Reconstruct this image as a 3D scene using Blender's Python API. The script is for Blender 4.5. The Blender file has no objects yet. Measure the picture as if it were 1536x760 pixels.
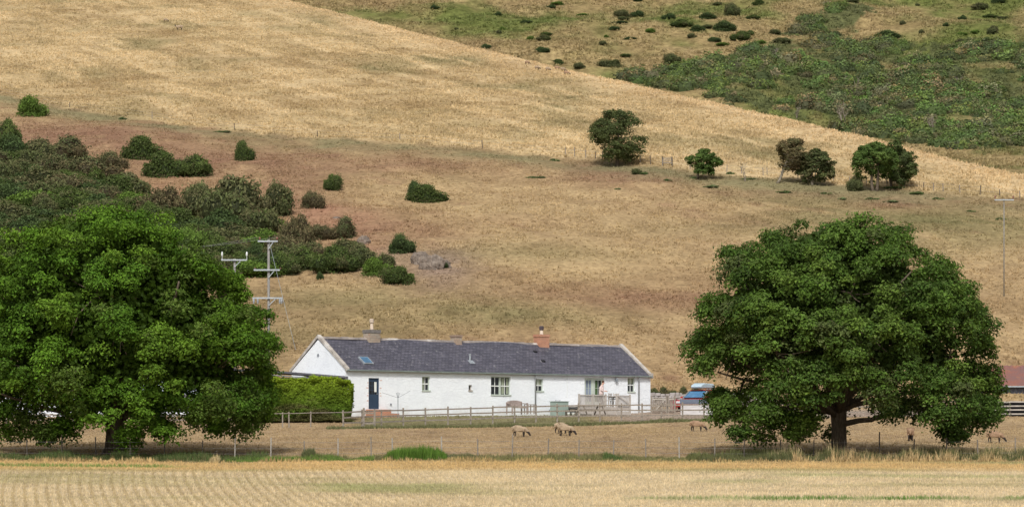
import bpy, math, random
import numpy as np
from mathutils import Vector, Matrix
R = math.radians
F, HV, CU = 4700.0, 690.0, 768.0      # focal length in photo pixels, horizon row, centre column
rng = np.random.default_rng(7); random.seed(7)
scn = bpy.context.scene; COL = scn.collection

# ------------------------------------------------------------------ noise
_perm = np.random.default_rng(3).random((256, 256))
def vnoise(x, y, s=0):
    x = np.asarray(x, float) + s*17.3; y = np.asarray(y, float) + s*31.7
    xi = np.floor(x).astype(int); yi = np.floor(y).astype(int)
    fx = x-xi; fy = y-yi; fx = fx*fx*(3-2*fx); fy = fy*fy*(3-2*fy)
    a = _perm[xi & 255, yi & 255]; b = _perm[(xi+1) & 255, yi & 255]
    c = _perm[xi & 255, (yi+1) & 255]; d = _perm[(xi+1) & 255, (yi+1) & 255]
    return (a*(1-fx)+b*fx)*(1-fy)+(c*(1-fx)+d*fx)*fy
def fbm(x, y, s=0, o=4):
    t = 0; a = .5; n = 0
    for k in range(o):
        t = t+a*vnoise(x*2**k, y*2**k, s+k*5); n += a; a *= .55
    return t/n

# ------------------------------------------------------------------ terrain
_PY = np.array([-300, 60, 115, 145, 150, 170, 193, 200, 212, 216, 222, 230, 265, 330, 400, 520, 680, 900, 1300.])
_PZ = np.array([-9., -4.4, -1.75, -.03, .22, 1.12, 2.1, 2.75, 3.05, 3.3, 4.1, 5.5, 13.8, 27.4, 41.7, 65, 100, 150, 240])
_ty = np.arange(-300, 1300, 1.0); _tz = np.interp(_ty, _PY, _PZ)
_k = np.hanning(13); _k /= _k.sum()
_tz = np.convolve(np.pad(_tz, 6, mode='edge'), _k, 'valid')
def front(Y): return np.interp(Y, _ty, _tz)
_crest_px = [(430, 0), (640, 53), (786, 88), (932, 122), (1095, 159), (1328, 212), (1421, 236), (1536, 262), (1700, 300), (2000, 375)]
_cx, _cy = [-260., -110.], [1150., 880.]
for u, v in _crest_px:
    ys = np.arange(240, 900, .25); i = np.argmax(front(ys) >= (HV-v+1.5)/F*ys)
    _cx.append((u-CU)/F*ys[i]); _cy.append(ys[i])
_cx = np.array(_cx); _cy = np.array(_cy)
def smin(a, b, k):
    h = np.clip(.5+.5*(b-a)/k, 0, 1)
    return b*(1-h)+a*h-k*h*(1-h)
def Zg(X, Y):
    X = np.asarray(X, float); Y = np.asarray(Y, float)
    yc = np.interp(X, _cx, _cy); zf = front(Y)
    cap = front(yc)-.16*(Y-yc)+.3
    z = smin(zf, cap, 2.2)
    w = np.clip((Y-228)/40, 0, 1)
    # a gully and bank where the gorse grows, slight terraces on the slope
    z = z+w*(fbm(X/22, Y/22, 1, 3)-.5)*1.5*np.clip((yc-Y)/40, .15, 1)+w*(fbm(X/4, Y/3, 2, 3)-.5)*.42*np.clip((yc-Y)/30, .25, 1)
    z = z+(1-w)*(fbm(X/7, Y/7, 4, 3)-.5)*.16*np.clip((Y-118)/20, .3, 1)
    return z
_fy = np.array([500, 600, 700, 722, 780, 830, 1000, 1300, 1700.]); _fz = np.array([-15, 22, 57, 65.5, 76, 92, 147.5, 245, 330.])
def Zf(X, Y):
    X = np.asarray(X, float)
    return np.interp(Y, _fy, _fz)+(fbm(X/45, np.asarray(Y)/45, 6, 4)-.5)*10*np.clip((np.asarray(Y)-760)/60, .12, 1)
def hit(u, v):
    t = (u-CU)/F; s = (HV-v)/F
    Y = np.arange(105, 1500, .2); X = t*Y; zr = s*Y
    m = Zg(X, Y) >= zr
    m2 = (Zf(X, Y) >= zr) & (Y > 600)
    i1 = np.argmax(m) if m.any() else 10**9; i2 = np.argmax(m2) if m2.any() else 10**9
    i = min(i1, i2); i = min(i, len(Y)-1)
    return float(X[i]), float(Y[i]), float(zr[i]), (i2 < i1)
def G(u, v):
    a = hit(u, v); return Vector(a[:3])
def on(x, y): return Vector((x, y, float(Zg(x, y))))
def P(u, v, Y): return Vector(((u-CU)/F*Y, Y, (HV-v)/F*Y))
def PG(u, Y): x = (u-CU)/F*Y; return on(x, Y)
def pxm(Y): return Y/F                 # metres per photo pixel at depth Y

# ------------------------------------------------------------------ objects
def tag(o, label=None, cat=None, group=None, kind=None):
    if label: o['label'] = label
    if cat: o['category'] = cat
    if group: o['group'] = group
    if kind: o['kind'] = kind
    return o
def empty(name, loc, rz=0, label=None, cat=None, group=None):
    o = bpy.data.objects.new(name, None); COL.objects.link(o); o.location = loc; o.rotation_euler = (0, 0, rz)
    o.empty_display_size = .2
    return tag(o, label, cat, group)
def link(name, me, parent=None):
    o = bpy.data.objects.new(name, me); COL.objects.link(o)
    if parent: o.parent = parent
    return o
def raw_mesh(name, V, Fc, mats, colors=None, smooth=False, mi=None):
    """V (n,3) array, Fc (m,k) index array"""
    me = bpy.data.meshes.new(name); V = np.asarray(V, np.float32); Fc = np.asarray(Fc, np.int32); k = Fc.shape[1]
    me.vertices.add(len(V)); me.vertices.foreach_set('co', V.ravel())
    me.loops.add(Fc.size); me.loops.foreach_set('vertex_index', Fc.ravel())
    me.polygons.add(len(Fc)); me.polygons.foreach_set('loop_start', np.arange(0, Fc.size, k, dtype=np.int32))
    if mi is not None: me.polygons.foreach_set('material_index', np.asarray(mi, np.int32))
    me.polygons.foreach_set('use_smooth', np.full(len(Fc), smooth))
    if colors is not None:
        at = me.attributes.new('Col', 'FLOAT_COLOR', 'POINT')
        c = np.ones((len(V), 4), np.float32); c[:, :3] = colors; at.data.foreach_set('color', c.ravel())
    me.update(calc_edges=True)
    for m in (mats if isinstance(mats, (list, tuple)) else [mats]): me.materials.append(m)
    return me
class MB:
    def __init__(s): s.v = []; s.f = []; s.m = []; s.cur = 0
    def add(s, vs, fs):
        b = len(s.v); s.v += [tuple(q) for q in vs]; s.f += [tuple(b+i for i in f) for f in fs]; s.m += [s.cur]*len(fs); return s
    def box(s, x0, x1, y0, y1, z0, z1, M=None, bev=0):
        vs = [Vector((x, y, z)) for z in (z0, z1) for y in (y0, y1) for x in (x0, x1)]
        if M: vs = [M @ q for q in vs]
        return s.add(vs, [(0, 2, 3, 1), (4, 5, 7, 6), (0, 1, 5, 4), (2, 6, 7, 3), (0, 4, 6, 2), (1, 3, 7, 5)])
    def bar(s, a, b, w, h=None, up=(0, 0, 1)):
        a = Vector(a); b = Vector(b); h = h or w; d = (b-a).normalized(); u = Vector(up)
        if abs(d.dot(u)) > .98: u = Vector((0, 1, 0))
        x = d.cross(u).normalized(); y = x.cross(d)
        vs = [p+x*i*w/2+y*j*h/2 for p in (a, b) for j in (-1, 1) for i in (-1, 1)]
        return s.add(vs, [(0, 1, 3, 2), (4, 6, 7, 5), (0, 4, 5, 1), (2, 3, 7, 6), (0, 2, 6, 4), (1, 5, 7, 3)])
    def tube(s, pts, rad, n=7, cap=True):
        pts = [Vector(p) for p in pts]; 
        if not isinstance(rad, (list, tuple)): rad = [rad]*len(pts)
        b = len(s.v); ref = Vector((.31, .95, .1)).normalized()
        for i, p in enumerate(pts):
            d = (pts[min(i+1, len(pts)-1)]-pts[max(i-1, 0)]).normalized()
            if abs(d.dot(ref)) > .97: ref = Vector((1, 0, 0))
            x = d.cross(ref).normalized(); y = x.cross(d)
            for k in range(n):
                a = 2*math.pi*k/n; s.v.append(tuple(p+(x*math.cos(a)+y*math.sin(a))*rad[i]))
        for i in range(len(pts)-1):
            for k in range(n):
                k2 = (k+1) % n; s.f.append((b+i*n+k, b+i*n+k2, b+(i+1)*n+k2, b+(i+1)*n+k)); s.m.append(s.cur)
        if cap:
            s.f.append(tuple(b+k for k in range(n))[::-1]); s.f.append(tuple(b+(len(pts)-1)*n+k for k in range(n))); s.m += [s.cur]*2
        return s
    def prism(s, prof, y0, y1, axis='y', M=None):
        n = len(prof); mk = {'y': lambda p, t: Vector((p[0], t, p[1])), 'x': lambda p, t: Vector((t, p[0], p[1]))}[axis]
        vs = [mk(p, y0) for p in prof]+[mk(p, y1) for p in prof]
        if M: vs = [M @ q for q in vs]
        return s.add(vs, [tuple(range(n)), tuple(range(2*n-1, n-1, -1))]+[(i, i+n, (i+1) % n+n, (i+1) % n) for i in range(n)])
    def build(s, name, mats, parent=None, smooth=False, loc=None):
        me = bpy.data.meshes.new(name); me.from_pydata(s.v, [], s.f)
        me.polygons.foreach_set('material_index', s.m); me.polygons.foreach_set('use_smooth', [smooth]*len(s.f)); me.update()
        import bmesh
        bm = bmesh.new(); bm.from_mesh(me); bmesh.ops.recalc_face_normals(bm, faces=bm.faces); bm.to_mesh(me); bm.free()
        for m in (mats if isinstance(mats, (list, tuple)) else [mats]): me.materials.append(m)
        o = link(name, me, parent)
        if loc is not None: o.location = loc
        return o
def bevel(o, w=.01, seg=2):
    m = o.modifiers.new('b', 'BEVEL'); m.width = w; m.segments = seg; m.limit_method = 'ANGLE'; return o

# ------------------------------------------------------------------ materials
def newmat(name):
    m = bpy.data.materials.new(name); m.use_nodes = True; nt = m.node_tree; nt.nodes.clear()
    out = nt.nodes.new('ShaderNodeOutputMaterial'); return m, nt, out
def N(nt, t, **kw):
    n = nt.nodes.new(t)
    for k, v in kw.items():
        if k in n.inputs: n.inputs[k].default_value = v
        else: setattr(n, k, v)
    return n
def mixc(nt, fac, a, b, mode='MIX'):
    n = nt.nodes.new('ShaderNodeMix'); n.data_type = 'RGBA'; n.blend_type = mode
    for sock, val in ((n.inputs[0], fac), (n.inputs[6], a), (n.inputs[7], b)):
        if hasattr(val, 'is_output'): nt.links.new(val, sock)
        else: sock.default_value = val if not isinstance(val, tuple) else (*val, 1)[:4]
    return n.outputs[2]
def ramp(nt, sock, p0, p1, c0=(0, 0, 0, 1), c1=(1, 1, 1, 1)):
    r = nt.nodes.new('ShaderNodeValToRGB'); r.color_ramp.elements[0].position = p0; r.color_ramp.elements[1].position = p1
    r.color_ramp.elements[0].color = c0; r.color_ramp.elements[1].color = c1; nt.links.new(sock, r.inputs[0]); return r.outputs[0]
def noise(nt, scale, detail=4, vec=None, rough=.6, sc=None):
    n = N(nt, 'ShaderNodeTexNoise'); n.inputs['Scale'].default_value = scale; n.inputs['Detail'].default_value = detail; n.inputs['Roughness'].default_value = rough
    tc = N(nt, 'ShaderNodeTexCoord'); s = tc.outputs['Object']
    if sc:
        mp = N(nt, 'ShaderNodeMapping'); mp.inputs['Scale'].default_value = sc; nt.links.new(s, mp.inputs[0]); s = mp.outputs[0]
    nt.links.new(s, n.inputs['Vector']); return n.outputs[0]
def surf(name, c, c2=None, scale=3., rough=.8, spec=.2, bump=0., bscale=None, metal=0., sc=None, lo=.35, hi=.65, c3=None, s3=.7):
    m, nt, out = newmat(name); b = N(nt, 'ShaderNodeBsdfPrincipled'); nt.links.new(b.outputs[0], out.inputs[0])
    b.inputs['Roughness'].default_value = rough; b.inputs['Specular IOR Level'].default_value = spec; b.inputs['Metallic'].default_value = metal
    c2 = c2 or tuple(x*.72 for x in c)
    col = mixc(nt, ramp(nt, noise(nt, scale, 5, sc=sc), lo, hi), c, c2)
    if c3: col = mixc(nt, ramp(nt, noise(nt, s3, 4), .55, .68), col, c3)
    nt.links.new(col, b.inputs['Base Color'])
    if bump:
        bp = N(nt, 'ShaderNodeBump'); bp.inputs['Strength'].default_value = 1; bp.inputs['Distance'].default_value = bump
        nt.links.new(noise(nt, bscale or scale*2, 5), bp.inputs['Height']); nt.links.new(bp.outputs[0], b.inputs['Normal'])
    return m
def leafmat(name, trans=.3, tint=(1, 1, 1)):
    m, nt, out = newmat(name); at = N(nt, 'ShaderNodeAttribute', attribute_name='Col')
    col = mixc(nt, 1.0, at.outputs['Color'], tint, 'MULTIPLY')
    d = N(nt, 'ShaderNodeBsdfPrincipled', Roughness=.55); d.inputs['Specular IOR Level'].default_value = .08
    t = N(nt, 'ShaderNodeBsdfTranslucent'); mx = N(nt, 'ShaderNodeMixShader'); mx.inputs[0].default_value = trans
    nt.links.new(col, d.inputs['Base Color']); nt.links.new(mixc(nt, 1.0, col, (1.15, 1.1, .5), 'MULTIPLY'), t.inputs[0])
    nt.links.new(d.outputs[0], mx.inputs[1]); nt.links.new(t.outputs[0], mx.inputs[2]); nt.links.new(mx.outputs[0], out.inputs[0])
    return m
def groundmat(name, fine=2.2, mid=.35, amt=.45, bump=.06, sc=(1, .55, 1)):
    m, nt, out = newmat(name); at = N(nt, 'ShaderNodeAttribute', attribute_name='Col')
    b = N(nt, 'ShaderNodeBsdfPrincipled', Roughness=.95); b.inputs['Specular IOR Level'].default_value = .05
    n1 = ramp(nt, noise(nt, fine, 8, sc=sc, rough=.7), .3, .7, (1-amt, 1-amt*1.05, 1-amt*1.1, 1), (1+amt*.55, 1+amt*.5, 1+amt*.4, 1))
    n2 = ramp(nt, noise(nt, mid, 6, sc=sc, rough=.65), .3, .7, (.8, .78, .74, 1), (1.15, 1.15, 1.12, 1))
    c = mixc(nt, 1.0, mixc(nt, 1.0, at.outputs['Color'], n1, 'MULTIPLY'), n2, 'MULTIPLY')
    nt.links.new(c, b.inputs['Base Color'])
    bp = N(nt, 'ShaderNodeBump'); bp.inputs['Distance'].default_value = bump; nt.links.new(noise(nt, fine*1.5, 8, rough=.7), bp.inputs['Height'])
    nt.links.new(bp.outputs[0], b.inputs['Normal']); nt.links.new(b.outputs[0], out.inputs[0]); return m

M = {}
M['ground'] = groundmat('dry_grassland', bump=.03)
M['stubble'] = groundmat('stubble_soil', 5, .5, .35, .04)
M['far'] = groundmat('far_hill_grass', .45, .1, .6, .5)
M['grass'] = leafmat('grass_blades', .25)
M['leaf'] = leafmat('tree_leaves', .28)
M['gorse'] = leafmat('gorse_foliage', .12)
M['bark'] = surf('bark', (.15, .118, .085), (.07, .054, .04), 6, .9, bump=.03, sc=(3, 3, .7))
M['bark2'] = surf('pale_bark', (.30, .26, .20), (.14, .12, .09), 6, .9, bump=.02)
M['wood'] = surf('weathered_wood', (.30, .26, .215), (.17, .145, .12), 5, .85, bump=.005, sc=(4, 4, 1))
M['woodd'] = surf('dark_post_wood', (.12, .10, .08), (.06, .05, .04), 5, .85)
M['woodp'] = surf('pale_post_wood', (.40, .365, .32), (.32, .29, .25), 5, .85)
M['woodg'] = surf('deck_wood', (.50, .46, .42), (.33, .30, .275), 6, .85, sc=(5, 5, 1))
M['slatw'] = surf('bench_wood', (.40, .33, .30), (.27, .22, .20), 6, .8)
M['galv'] = surf('galvanised_steel', (.40, .44, .47), (.30, .33, .35), 8, .45, .5, metal=.4)
M['pole'] = surf('pole_wood', (.25, .24, .22), (.17, .16, .15), 3, .8, sc=(6, 6, .5))
M['insul'] = surf('brown_porcelain', (.22, .08, .06), (.15, .06, .05), 8, .3, .5)
M['insulw'] = surf('white_porcelain', (.7, .72, .72), (.5, .52, .53), 8, .3, .5)
M['wire'] = surf('wire_grey', (.25, .25, .25), None, 8, .5, .4)
M['brick'] = None

# ------------------------------------------------------------------ world, sun, camera
SUN_EL, SUN_AZ = R(44), R(187)          # azimuth of the sun measured from +Y clockwise
w = bpy.data.worlds.new('World'); scn.world = w; w.use_nodes = True; nt = w.node_tree
sky = nt.nodes.new('ShaderNodeTexSky'); sky.sky_type = 'NISHITA'; sky.sun_disc = False
sky.sun_elevation = SUN_EL; sky.sun_rotation = SUN_AZ; sky.dust_density = 3.5; sky.air_density = 1.1
hs = nt.nodes.new('ShaderNodeHueSaturation'); hs.inputs['Saturation'].default_value = .22
bg = nt.nodes['Background']; bg.inputs[1].default_value = .135
nt.links.new(sky.outputs[0], hs.inputs['Color']); nt.links.new(hs.outputs[0], bg.inputs[0])
sd = bpy.data.lights.new('sun', 'SUN'); sd.energy = 2.75; sd.angle = R(7); sd.color = (1, .97, .92)
so = bpy.data.objects.new('sun', sd); COL.objects.link(so)
dirv = Vector((math.sin(SUN_AZ)*math.cos(SUN_EL), math.cos(SUN_AZ)*math.cos(SUN_EL), math.sin(SUN_EL)))
so.rotation_euler = dirv.to_track_quat('Z', 'Y').to_euler(); so.location = (0, -40, 80)
cd = bpy.data.cameras.new('camera'); cam = bpy.data.objects.new('camera', cd); COL.objects.link(cam); scn.camera = cam
cd.lens = F/1536*36; cd.sensor_width = 36; cd.shift_y = (HV-380)/1536; cd.clip_end = 5000; cd.clip_start = 1
cam.location = (0, 0, 0); cam.rotation_euler = (R(90), 0, 0)
scn.view_settings.view_transform = 'Standard'; scn.view_settings.look = 'None'; scn.view_settings.exposure = 0

# ------------------------------------------------------------------ ground colours
def worldpts(pts): return [G(*p) for p in pts]
_fl = worldpts([(-60, 132), (0, 143), (100, 163), (200, 177), (330, 195), (450, 206), (600, 214), (750, 226), (870, 238), (950, 246), (1060, 258), (1200, 270), (1300, 280), (1400, 288), (1536, 301), (1600, 306)])
_flx = np.array([p.x for p in _fl]); _fly = np.array([p.y for p in _fl])
def fence_y(X): return np.interp(X, _flx, _fly)
C_ST = np.array([.48, .365, .21]); C_STD = np.array([.36, .262, .142]); C_LO = np.array([.30, .21, .12]); C_LOY = np.array([.405, .30, .172])
C_RED = np.array([.245, .145, .098]); C_ORG = np.array([.31, .175, .12]); C_OLV = np.array([.175, .162, .078]); C_PAD = np.array([.365, .27, .165]); C_GRN = np.array([.13, .165, .055])
C_GAR = np.array([.17, .168, .09]); C_YARD = np.array([.34, .28, .245]); C_ROCK = np.array([.27, .20, .16])
def _patch(u, v, ru, rv, c, k):
    a = G(u, v); t = G(u, v-rv); bt = G(u, v+rv)
    return (a.x, a.y, ru*pxm(a.y), max(1.0, (t.y-bt.y)/2), c, k)
PATCH = [_patch(*a) for a in [
    (120, 205, 260, 28, C_RED, .8), (330, 240, 230, 26, C_RED, .75), (430, 290, 80, 40, C_RED, .8), (520, 335, 75, 26, C_ORG, .75), (480, 318, 40, 14, C_ORG, .9),
    (600, 350, 90, 22, C_RED, .7), (665, 398, 60, 30, C_ROCK, .85), (560, 385, 60, 20, C_ROCK, .7), (235, 292, 60, 26, C_ORG, .6), (230, 320, 40, 22, C_ROCK, .8), (620, 245, 160, 14, C_RED, .5),
    (950, 264, 100, 12, C_RED, .9), (890, 252, 60, 8, C_RED, .8), (1230, 292, 180, 9, C_RED, .6), (1345, 302, 60, 12, C_RED, .95), (900, 445, 210, 20, C_RED, .5), (1010, 455, 110, 15, C_RED, .5), (780, 330, 90, 10, C_RED, .35), (550, 375, 30, 15, C_ORG, .6), (750, 520, 250, 20, C_RED, .25),
    (480, 450, 170, 22, C_OLV, .45), (720, 470, 220, 20, C_OLV, .6), (560, 500, 120, 14, C_OLV, .4), (800, 380, 160, 18, C_OLV, .4), (1100, 340, 200, 14, C_OLV, .4), (1380, 330, 150, 9, C_OLV, .7), (1450, 380, 130, 20, C_OLV, .2), (1180, 300, 150, 8, C_OLV, .4),
    (860, 320, 240, 26, C_LOY, .6), (900, 400, 160, 16, C_LOY, .5), (1000, 360, 160, 20, C_LOY, .6), (1470, 430, 200, 60, C_LOY, .45), (1000, 520, 160, 20, C_LOY, .35), (1480, 500, 120, 30, C_LOY, .4), (560, 290, 100, 18, C_LOY, .4)]]
_gx0, _gx1 = float(P(514, 640, 192).x), 40.
def ground_col(X, Y):
    X = np.asarray(X, float); Y = np.asarray(Y, float)
    n1 = fbm(X/9, Y/13, 11, 4); n2 = fbm(X/2.2, Y/3.5, 12, 3); n3 = fbm(X/30, Y/40, 13, 3)
    al = .336*X-.942*Y; ac = .942*X+.336*Y; st = fbm(al/34, ac/3.2, 16, 4); st2 = fbm(al/9, ac/1.6, 17, 3)
    c = np.empty(X.shape+(3,)); c[:] = C_PAD
    def blend(c, col, k): k = np.clip(k, 0, 1)[..., None]; return c*(1-k)+np.asarray(col)*k
    c = blend(c, C_LOY, (n1-.5)*1.6+.05)
    c = blend(c, (.25, .175, .115), (n2-.55)*2.0)
    lower = np.clip((Y-219)/5, 0, 1)
    cl = np.empty_like(c); cl[:] = C_LO; cl = blend(cl, C_LOY, (n1-.42)*3.2); cl = blend(cl, C_OLV, (.45-n3)*2.4); cl = blend(cl, C_RED, (n2-.62)*2+(.45-st)*1.6); cl = blend(cl, C_LOY*1.1, (st2-.5)*2.4)
    c = c*(1-lower[..., None])+cl*lower[..., None]
    for px, py, rx, ry, col, k in PATCH:
        d = ((X-px)/rx)**2+((Y-py)/ry)**2
        c = blend(c, col, k*np.exp(-d*1.1)*np.clip(.45+1.3*n2+.8*(n1-.5), 0, 1.25))
    fy = fence_y(X)+(n2-.5)*5
    dd = Y-fy
    c = blend(c, (.215, .195, .11), np.exp(-((dd+5)/8.)**2)*np.clip(n1*2.4-.35, 0, .9))
    up = np.clip(dd/3+.5, 0, 1)
    cu = np.empty_like(c); cu[:] = C_ST; cu = blend(cu, C_STD, (n1-.44)*3.4); cu = blend(cu, (.22, .195, .10), (fbm(X/15, Y/26, 15, 3)-.58)*3.2); cu = blend(cu, (.57, .44, .265), (st-.47)*3.2); cu = blend(cu, (.37, .285, .16), (.47-st2)*2.6+(.46-st)*2)
    yc = np.interp(X, _cx, _cy); cu = blend(cu, (.62, .46, .28), np.exp(-((Y-yc)/22.)**2)*.6)
    c = c*(1-up[..., None])+cu*up[..., None]
    # garden and yard round the cottage
    gy = _gline(X)
    g = np.clip((Y-gy)/1.2, 0, 1)*np.clip((219-Y)/3, 0, 1)*np.clip((X-_gx0)/1.5, 0, 1)
    c = blend(c, C_GAR*(.8+.5*n2[..., None]), g*.85*np.clip((7-X)/3, 0, 1))
    c = blend(c, C_YARD*(.8+.4*n2[..., None]), g*.9*np.clip((X-5)/3, 0, 1))
    c = blend(c, C_GRN, np.exp(-((Y-147.0)/2.6)**2)*np.clip(n1*3-1.0, .1, .75))
    return np.clip(c, .01, 1)
_g0, _g1 = G(515, 643), G(1060, 631)
def _gline(X): return _g0.y+(_g1.y-_g0.y)*(X-_g0.x)/(_g1.x-_g0.x)
Y_EDGE = 144.3
def edge_y(X): return Y_EDGE+.5*(vnoise(np.asarray(X)/9, 0*np.asarray(X), 40)-.5)
def ROWX(X, Y): return X+.14*Y+.3*np.sin(Y/9.)
def stubble_col(X, Y):
    X = np.asarray(X, float); Y = np.asarray(Y, float)
    n1 = fbm(X/14, Y/3.5, 21, 4); n2 = fbm(X/1.3, Y/1.3, 22, 3)
    c = np.empty(X.shape+(3,)); c[:] = (.565, .462, .31)
    def blend(c, col, k): k = np.clip(k, 0, 1)[..., None]; return c*(1-k)+np.asarray(col)*k
    # drilled rows running away from the camera, gently curving
    row = np.sin(ROWX(X, Y)*2*math.pi/.44)
    rk = np.clip((139.5-Y)/2, 0, 1)*np.clip((2-X)/12, .0, 1)
    c = blend(c, (.34, .26, .14), np.clip(row*1.4-.1, 0, 1)*rk*.5*(.5+n2))
    c = blend(c, (.52, .365, .17), np.clip((Y-136.8+3.5*(n1-.5))/2.5, 0, 1)*.9)
    c = blend(c, (.33, .30, .15), (n1-.57)*3.6)
    def strip(y0, wd, x0, x1, k):
        return k*np.exp(-((Y-y0)/wd)**2)*np.clip((X-x0)/2, 0, 1)*np.clip((x1-X)/2, 0, 1)*np.clip(.3+1.1*n2, 0, 1)
    c = blend(c, (.12, .22, .045), strip(119.9, .7, 4, 60, 1.0)*np.clip(fbm(X/1.6, Y/.8, 29, 3)*3-.6, .1, 1))
    c = blend(c, (.20, .26, .08), strip(140.9, .6, -60, -14, 1.1))
    c = blend(c, (.22, .27, .09), strip(130, 1.1, 7, 12, .6)+strip(127, 2.5, -9, -1, .55)*n1*1.5+strip(134, 1.2, 10, 26, .5))
    return np.clip(c*(.85+.3*n2[..., None]), .01, 1)

def fan(name, y0, y1, rows, cols, zf, cf, mat, half=.36, pad=14, geo=True, ylo=None, yhi=None):
    t = np.linspace(0, 1, rows); ys = y0*(y1/y0)**t if geo else y0+(y1-y0)*t
    Yg, S = np.meshgrid(ys, np.linspace(-1, 1, cols), indexing='ij'); X = S*(np.abs(Yg)*half+pad)
    if ylo is not None: Yg = Yg.copy(); Yg[0] = ylo(X[0])
    if yhi is not None: Yg = Yg.copy(); Yg[-1] = yhi(X[-1])
    V = np.stack([X, Yg, zf(X, Yg)], -1).reshape(-1, 3)
    i = np.arange(rows*cols).reshape(rows, cols)
    Fc = np.stack([i[:-1, :-1], i[:-1, 1:], i[1:, 1:], i[1:, :-1]], -1).reshape(-1, 4)
    me = raw_mesh(name, V, Fc, mat, cf(X, Yg).reshape(-1, 3), True)
    return tag(link(name, me), kind='structure')
fan('stubble_field', 104, 144.3, 170, 1050, Zg, stubble_col, M['stubble'], pad=30, geo=False, yhi=lambda X: Y_EDGE+0*X)
fan('ground', 144.3, 1150, 900, 820, Zg, ground_col, M['ground'], pad=30)
POLY2 = [(905, 120), (960, 112), (1025, 98), (1100, 82), (1120, 72), (1185, 70), (1230, 60), (1300, 57), (1345, 66), (1400, 72), (1470, 66), (1580, 68), (1580, 222), (1500, 220), (1440, 224), (1400, 218), (1330, 208), (1230, 186), (1100, 156), (1000, 134)]
POLY3 = [(1170, 12), (1240, 5), (1300, 12), (1290, 40), (1250, 62), (1185, 58), (1200, 35)]
def far_col(X, Y):
    n1 = fbm(X/30, Y/45, 31, 4); n2 = fbm(X/7, Y/9, 32, 3)
    c = np.empty(X.shape+(3,)); c[:] = (.30, .235, .12)
    def blend(c, col, k): k = np.clip(k, 0, 1)[..., None]; return c*(1-k)+np.asarray(col)*k
    c = blend(c, (.345, .265, .145), (n2-.47)*2.6); c = blend(c, (.27, .19, .105), (.42-n1)*2.4)
    c = blend(c, (.15, .16, .06), (fbm(X/11, Y/15, 35, 4)-.5)*4.5*np.clip((n1-.3)*3, 0, 1)); c = blend(c, (.14, .165, .052), (n1-.46+.10*np.clip((10-X)/60, 0, 1))*5.0*np.clip((Y-790)/30, 0, 1)*(.2+1.3*n2))
    Xj = X+(fbm(X/9, Y/12, 91, 3)-.5)*16; Yj = Y+(fbm(X/9, Y/12, 93, 3)-.5)*34
    for pl in (POLY2, POLY3):
        w_ = [G(*p) for p in pl]; ins = np.zeros(X.shape, bool); j = len(w_)-1
        for i in range(len(w_)):
            a, b = w_[i], w_[j]; cr = ((a.y > Yj) != (b.y > Yj)) & (Xj < (b.x-a.x)*(Yj-a.y)/((b.y-a.y) or 1e-6)+a.x); ins ^= cr; j = i
        c = blend(c, (.10, .115, .05), ins*np.clip(n2*3.4-.9, .1, .95))
    return c
fan('far_hill', 560, 1600, 300, 620, Zf, far_col, M['far'], pad=20)
# the field carries on round and behind the camera
xs = np.linspace(-1, 1, 30); 
Yb, Sb = np.meshgrid(np.array([-250, -100, 0, 60, 104.]), xs, indexing='ij'); Xb = Sb*67.44
Xb = np.where(True, Sb*(67.44+(104-Yb)*.8), Xb)
ib = np.arange(Yb.size).reshape(Yb.shape)
me = raw_mesh('near_field', np.stack([Xb, Yb, Zg(Xb, Yb)], -1).reshape(-1, 3), np.stack([ib[:-1, :-1], ib[:-1, 1:], ib[1:, 1:], ib[1:, :-1]], -1).reshape(-1, 4), M['stubble'], stubble_col(Xb, Yb).reshape(-1, 3), True)
tag(link('near_field', me), kind='structure')

# ------------------------------------------------------------------ grass (stuff)
def tufts(name, X, Y, h, wd, col, blades=3, mat=None, zf=Zg, lean=.35, label=None, cat='grass'):
    n = len(X); z = zf(X, Y); V = []; Cc = []
    for b in range(blades):
        a = rng.uniform(0, 2*math.pi, n); la = rng.uniform(0, 2*math.pi, n); ln = rng.uniform(.1, 1, n)*lean*h
        ox = rng.normal(0, .5, n)*wd; oy = rng.normal(0, .5, n)*wd
        hh = h*rng.uniform(.6, 1.1, n); dx = np.cos(a)*wd/2; dy = np.sin(a)*wd/2
        base = np.stack([X+ox, Y+oy, z-.03], -1)
        V += [base-np.stack([dx, dy, 0*dx], -1), base+np.stack([dx, dy, 0*dx], -1), base+np.stack([np.cos(la)*ln, np.sin(la)*ln, hh+.03], -1)]
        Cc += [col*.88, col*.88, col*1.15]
    V = np.stack(V, 1).reshape(-1, 3); Cc = np.stack(Cc, 1).reshape(-1, 3)
    Fc = np.arange(len(V)).reshape(-1, 3)
    o = link(name, raw_mesh(name, V, Fc, mat or M['grass'], np.clip(Cc, .005, 1)))
    return tag(o, label, cat, kind='stuff')
def scatter(n, y0, y1, half=.18, pad=3, power=1.0):
    Y = y0+(y1-y0)*rng.random(n)**power; X = rng.uniform(-1, 1, n)*(Y*half+pad); return X, Y
# stubble stalks standing in the drilled rows
X, Y = scatter(95000, 112, 144.2)
Xr = ROWX(X, Y); X = (np.round(Xr/.22)*.22-.11)-ROWX(0, Y)+rng.normal(0, .05, len(X))
c = stubble_col(X, Y)*rng.uniform(.75, 1.3, (len(X), 1)); gr = (c[:, 1] > c[:, 0])
tufts('stubble', X, Y, np.where(gr, .16, rng.uniform(.05, .13, len(X))), np.where(gr, .06, .045), c, 2, label='pale cut cereal stubble covering the foreground field', cat='stubble')
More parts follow.
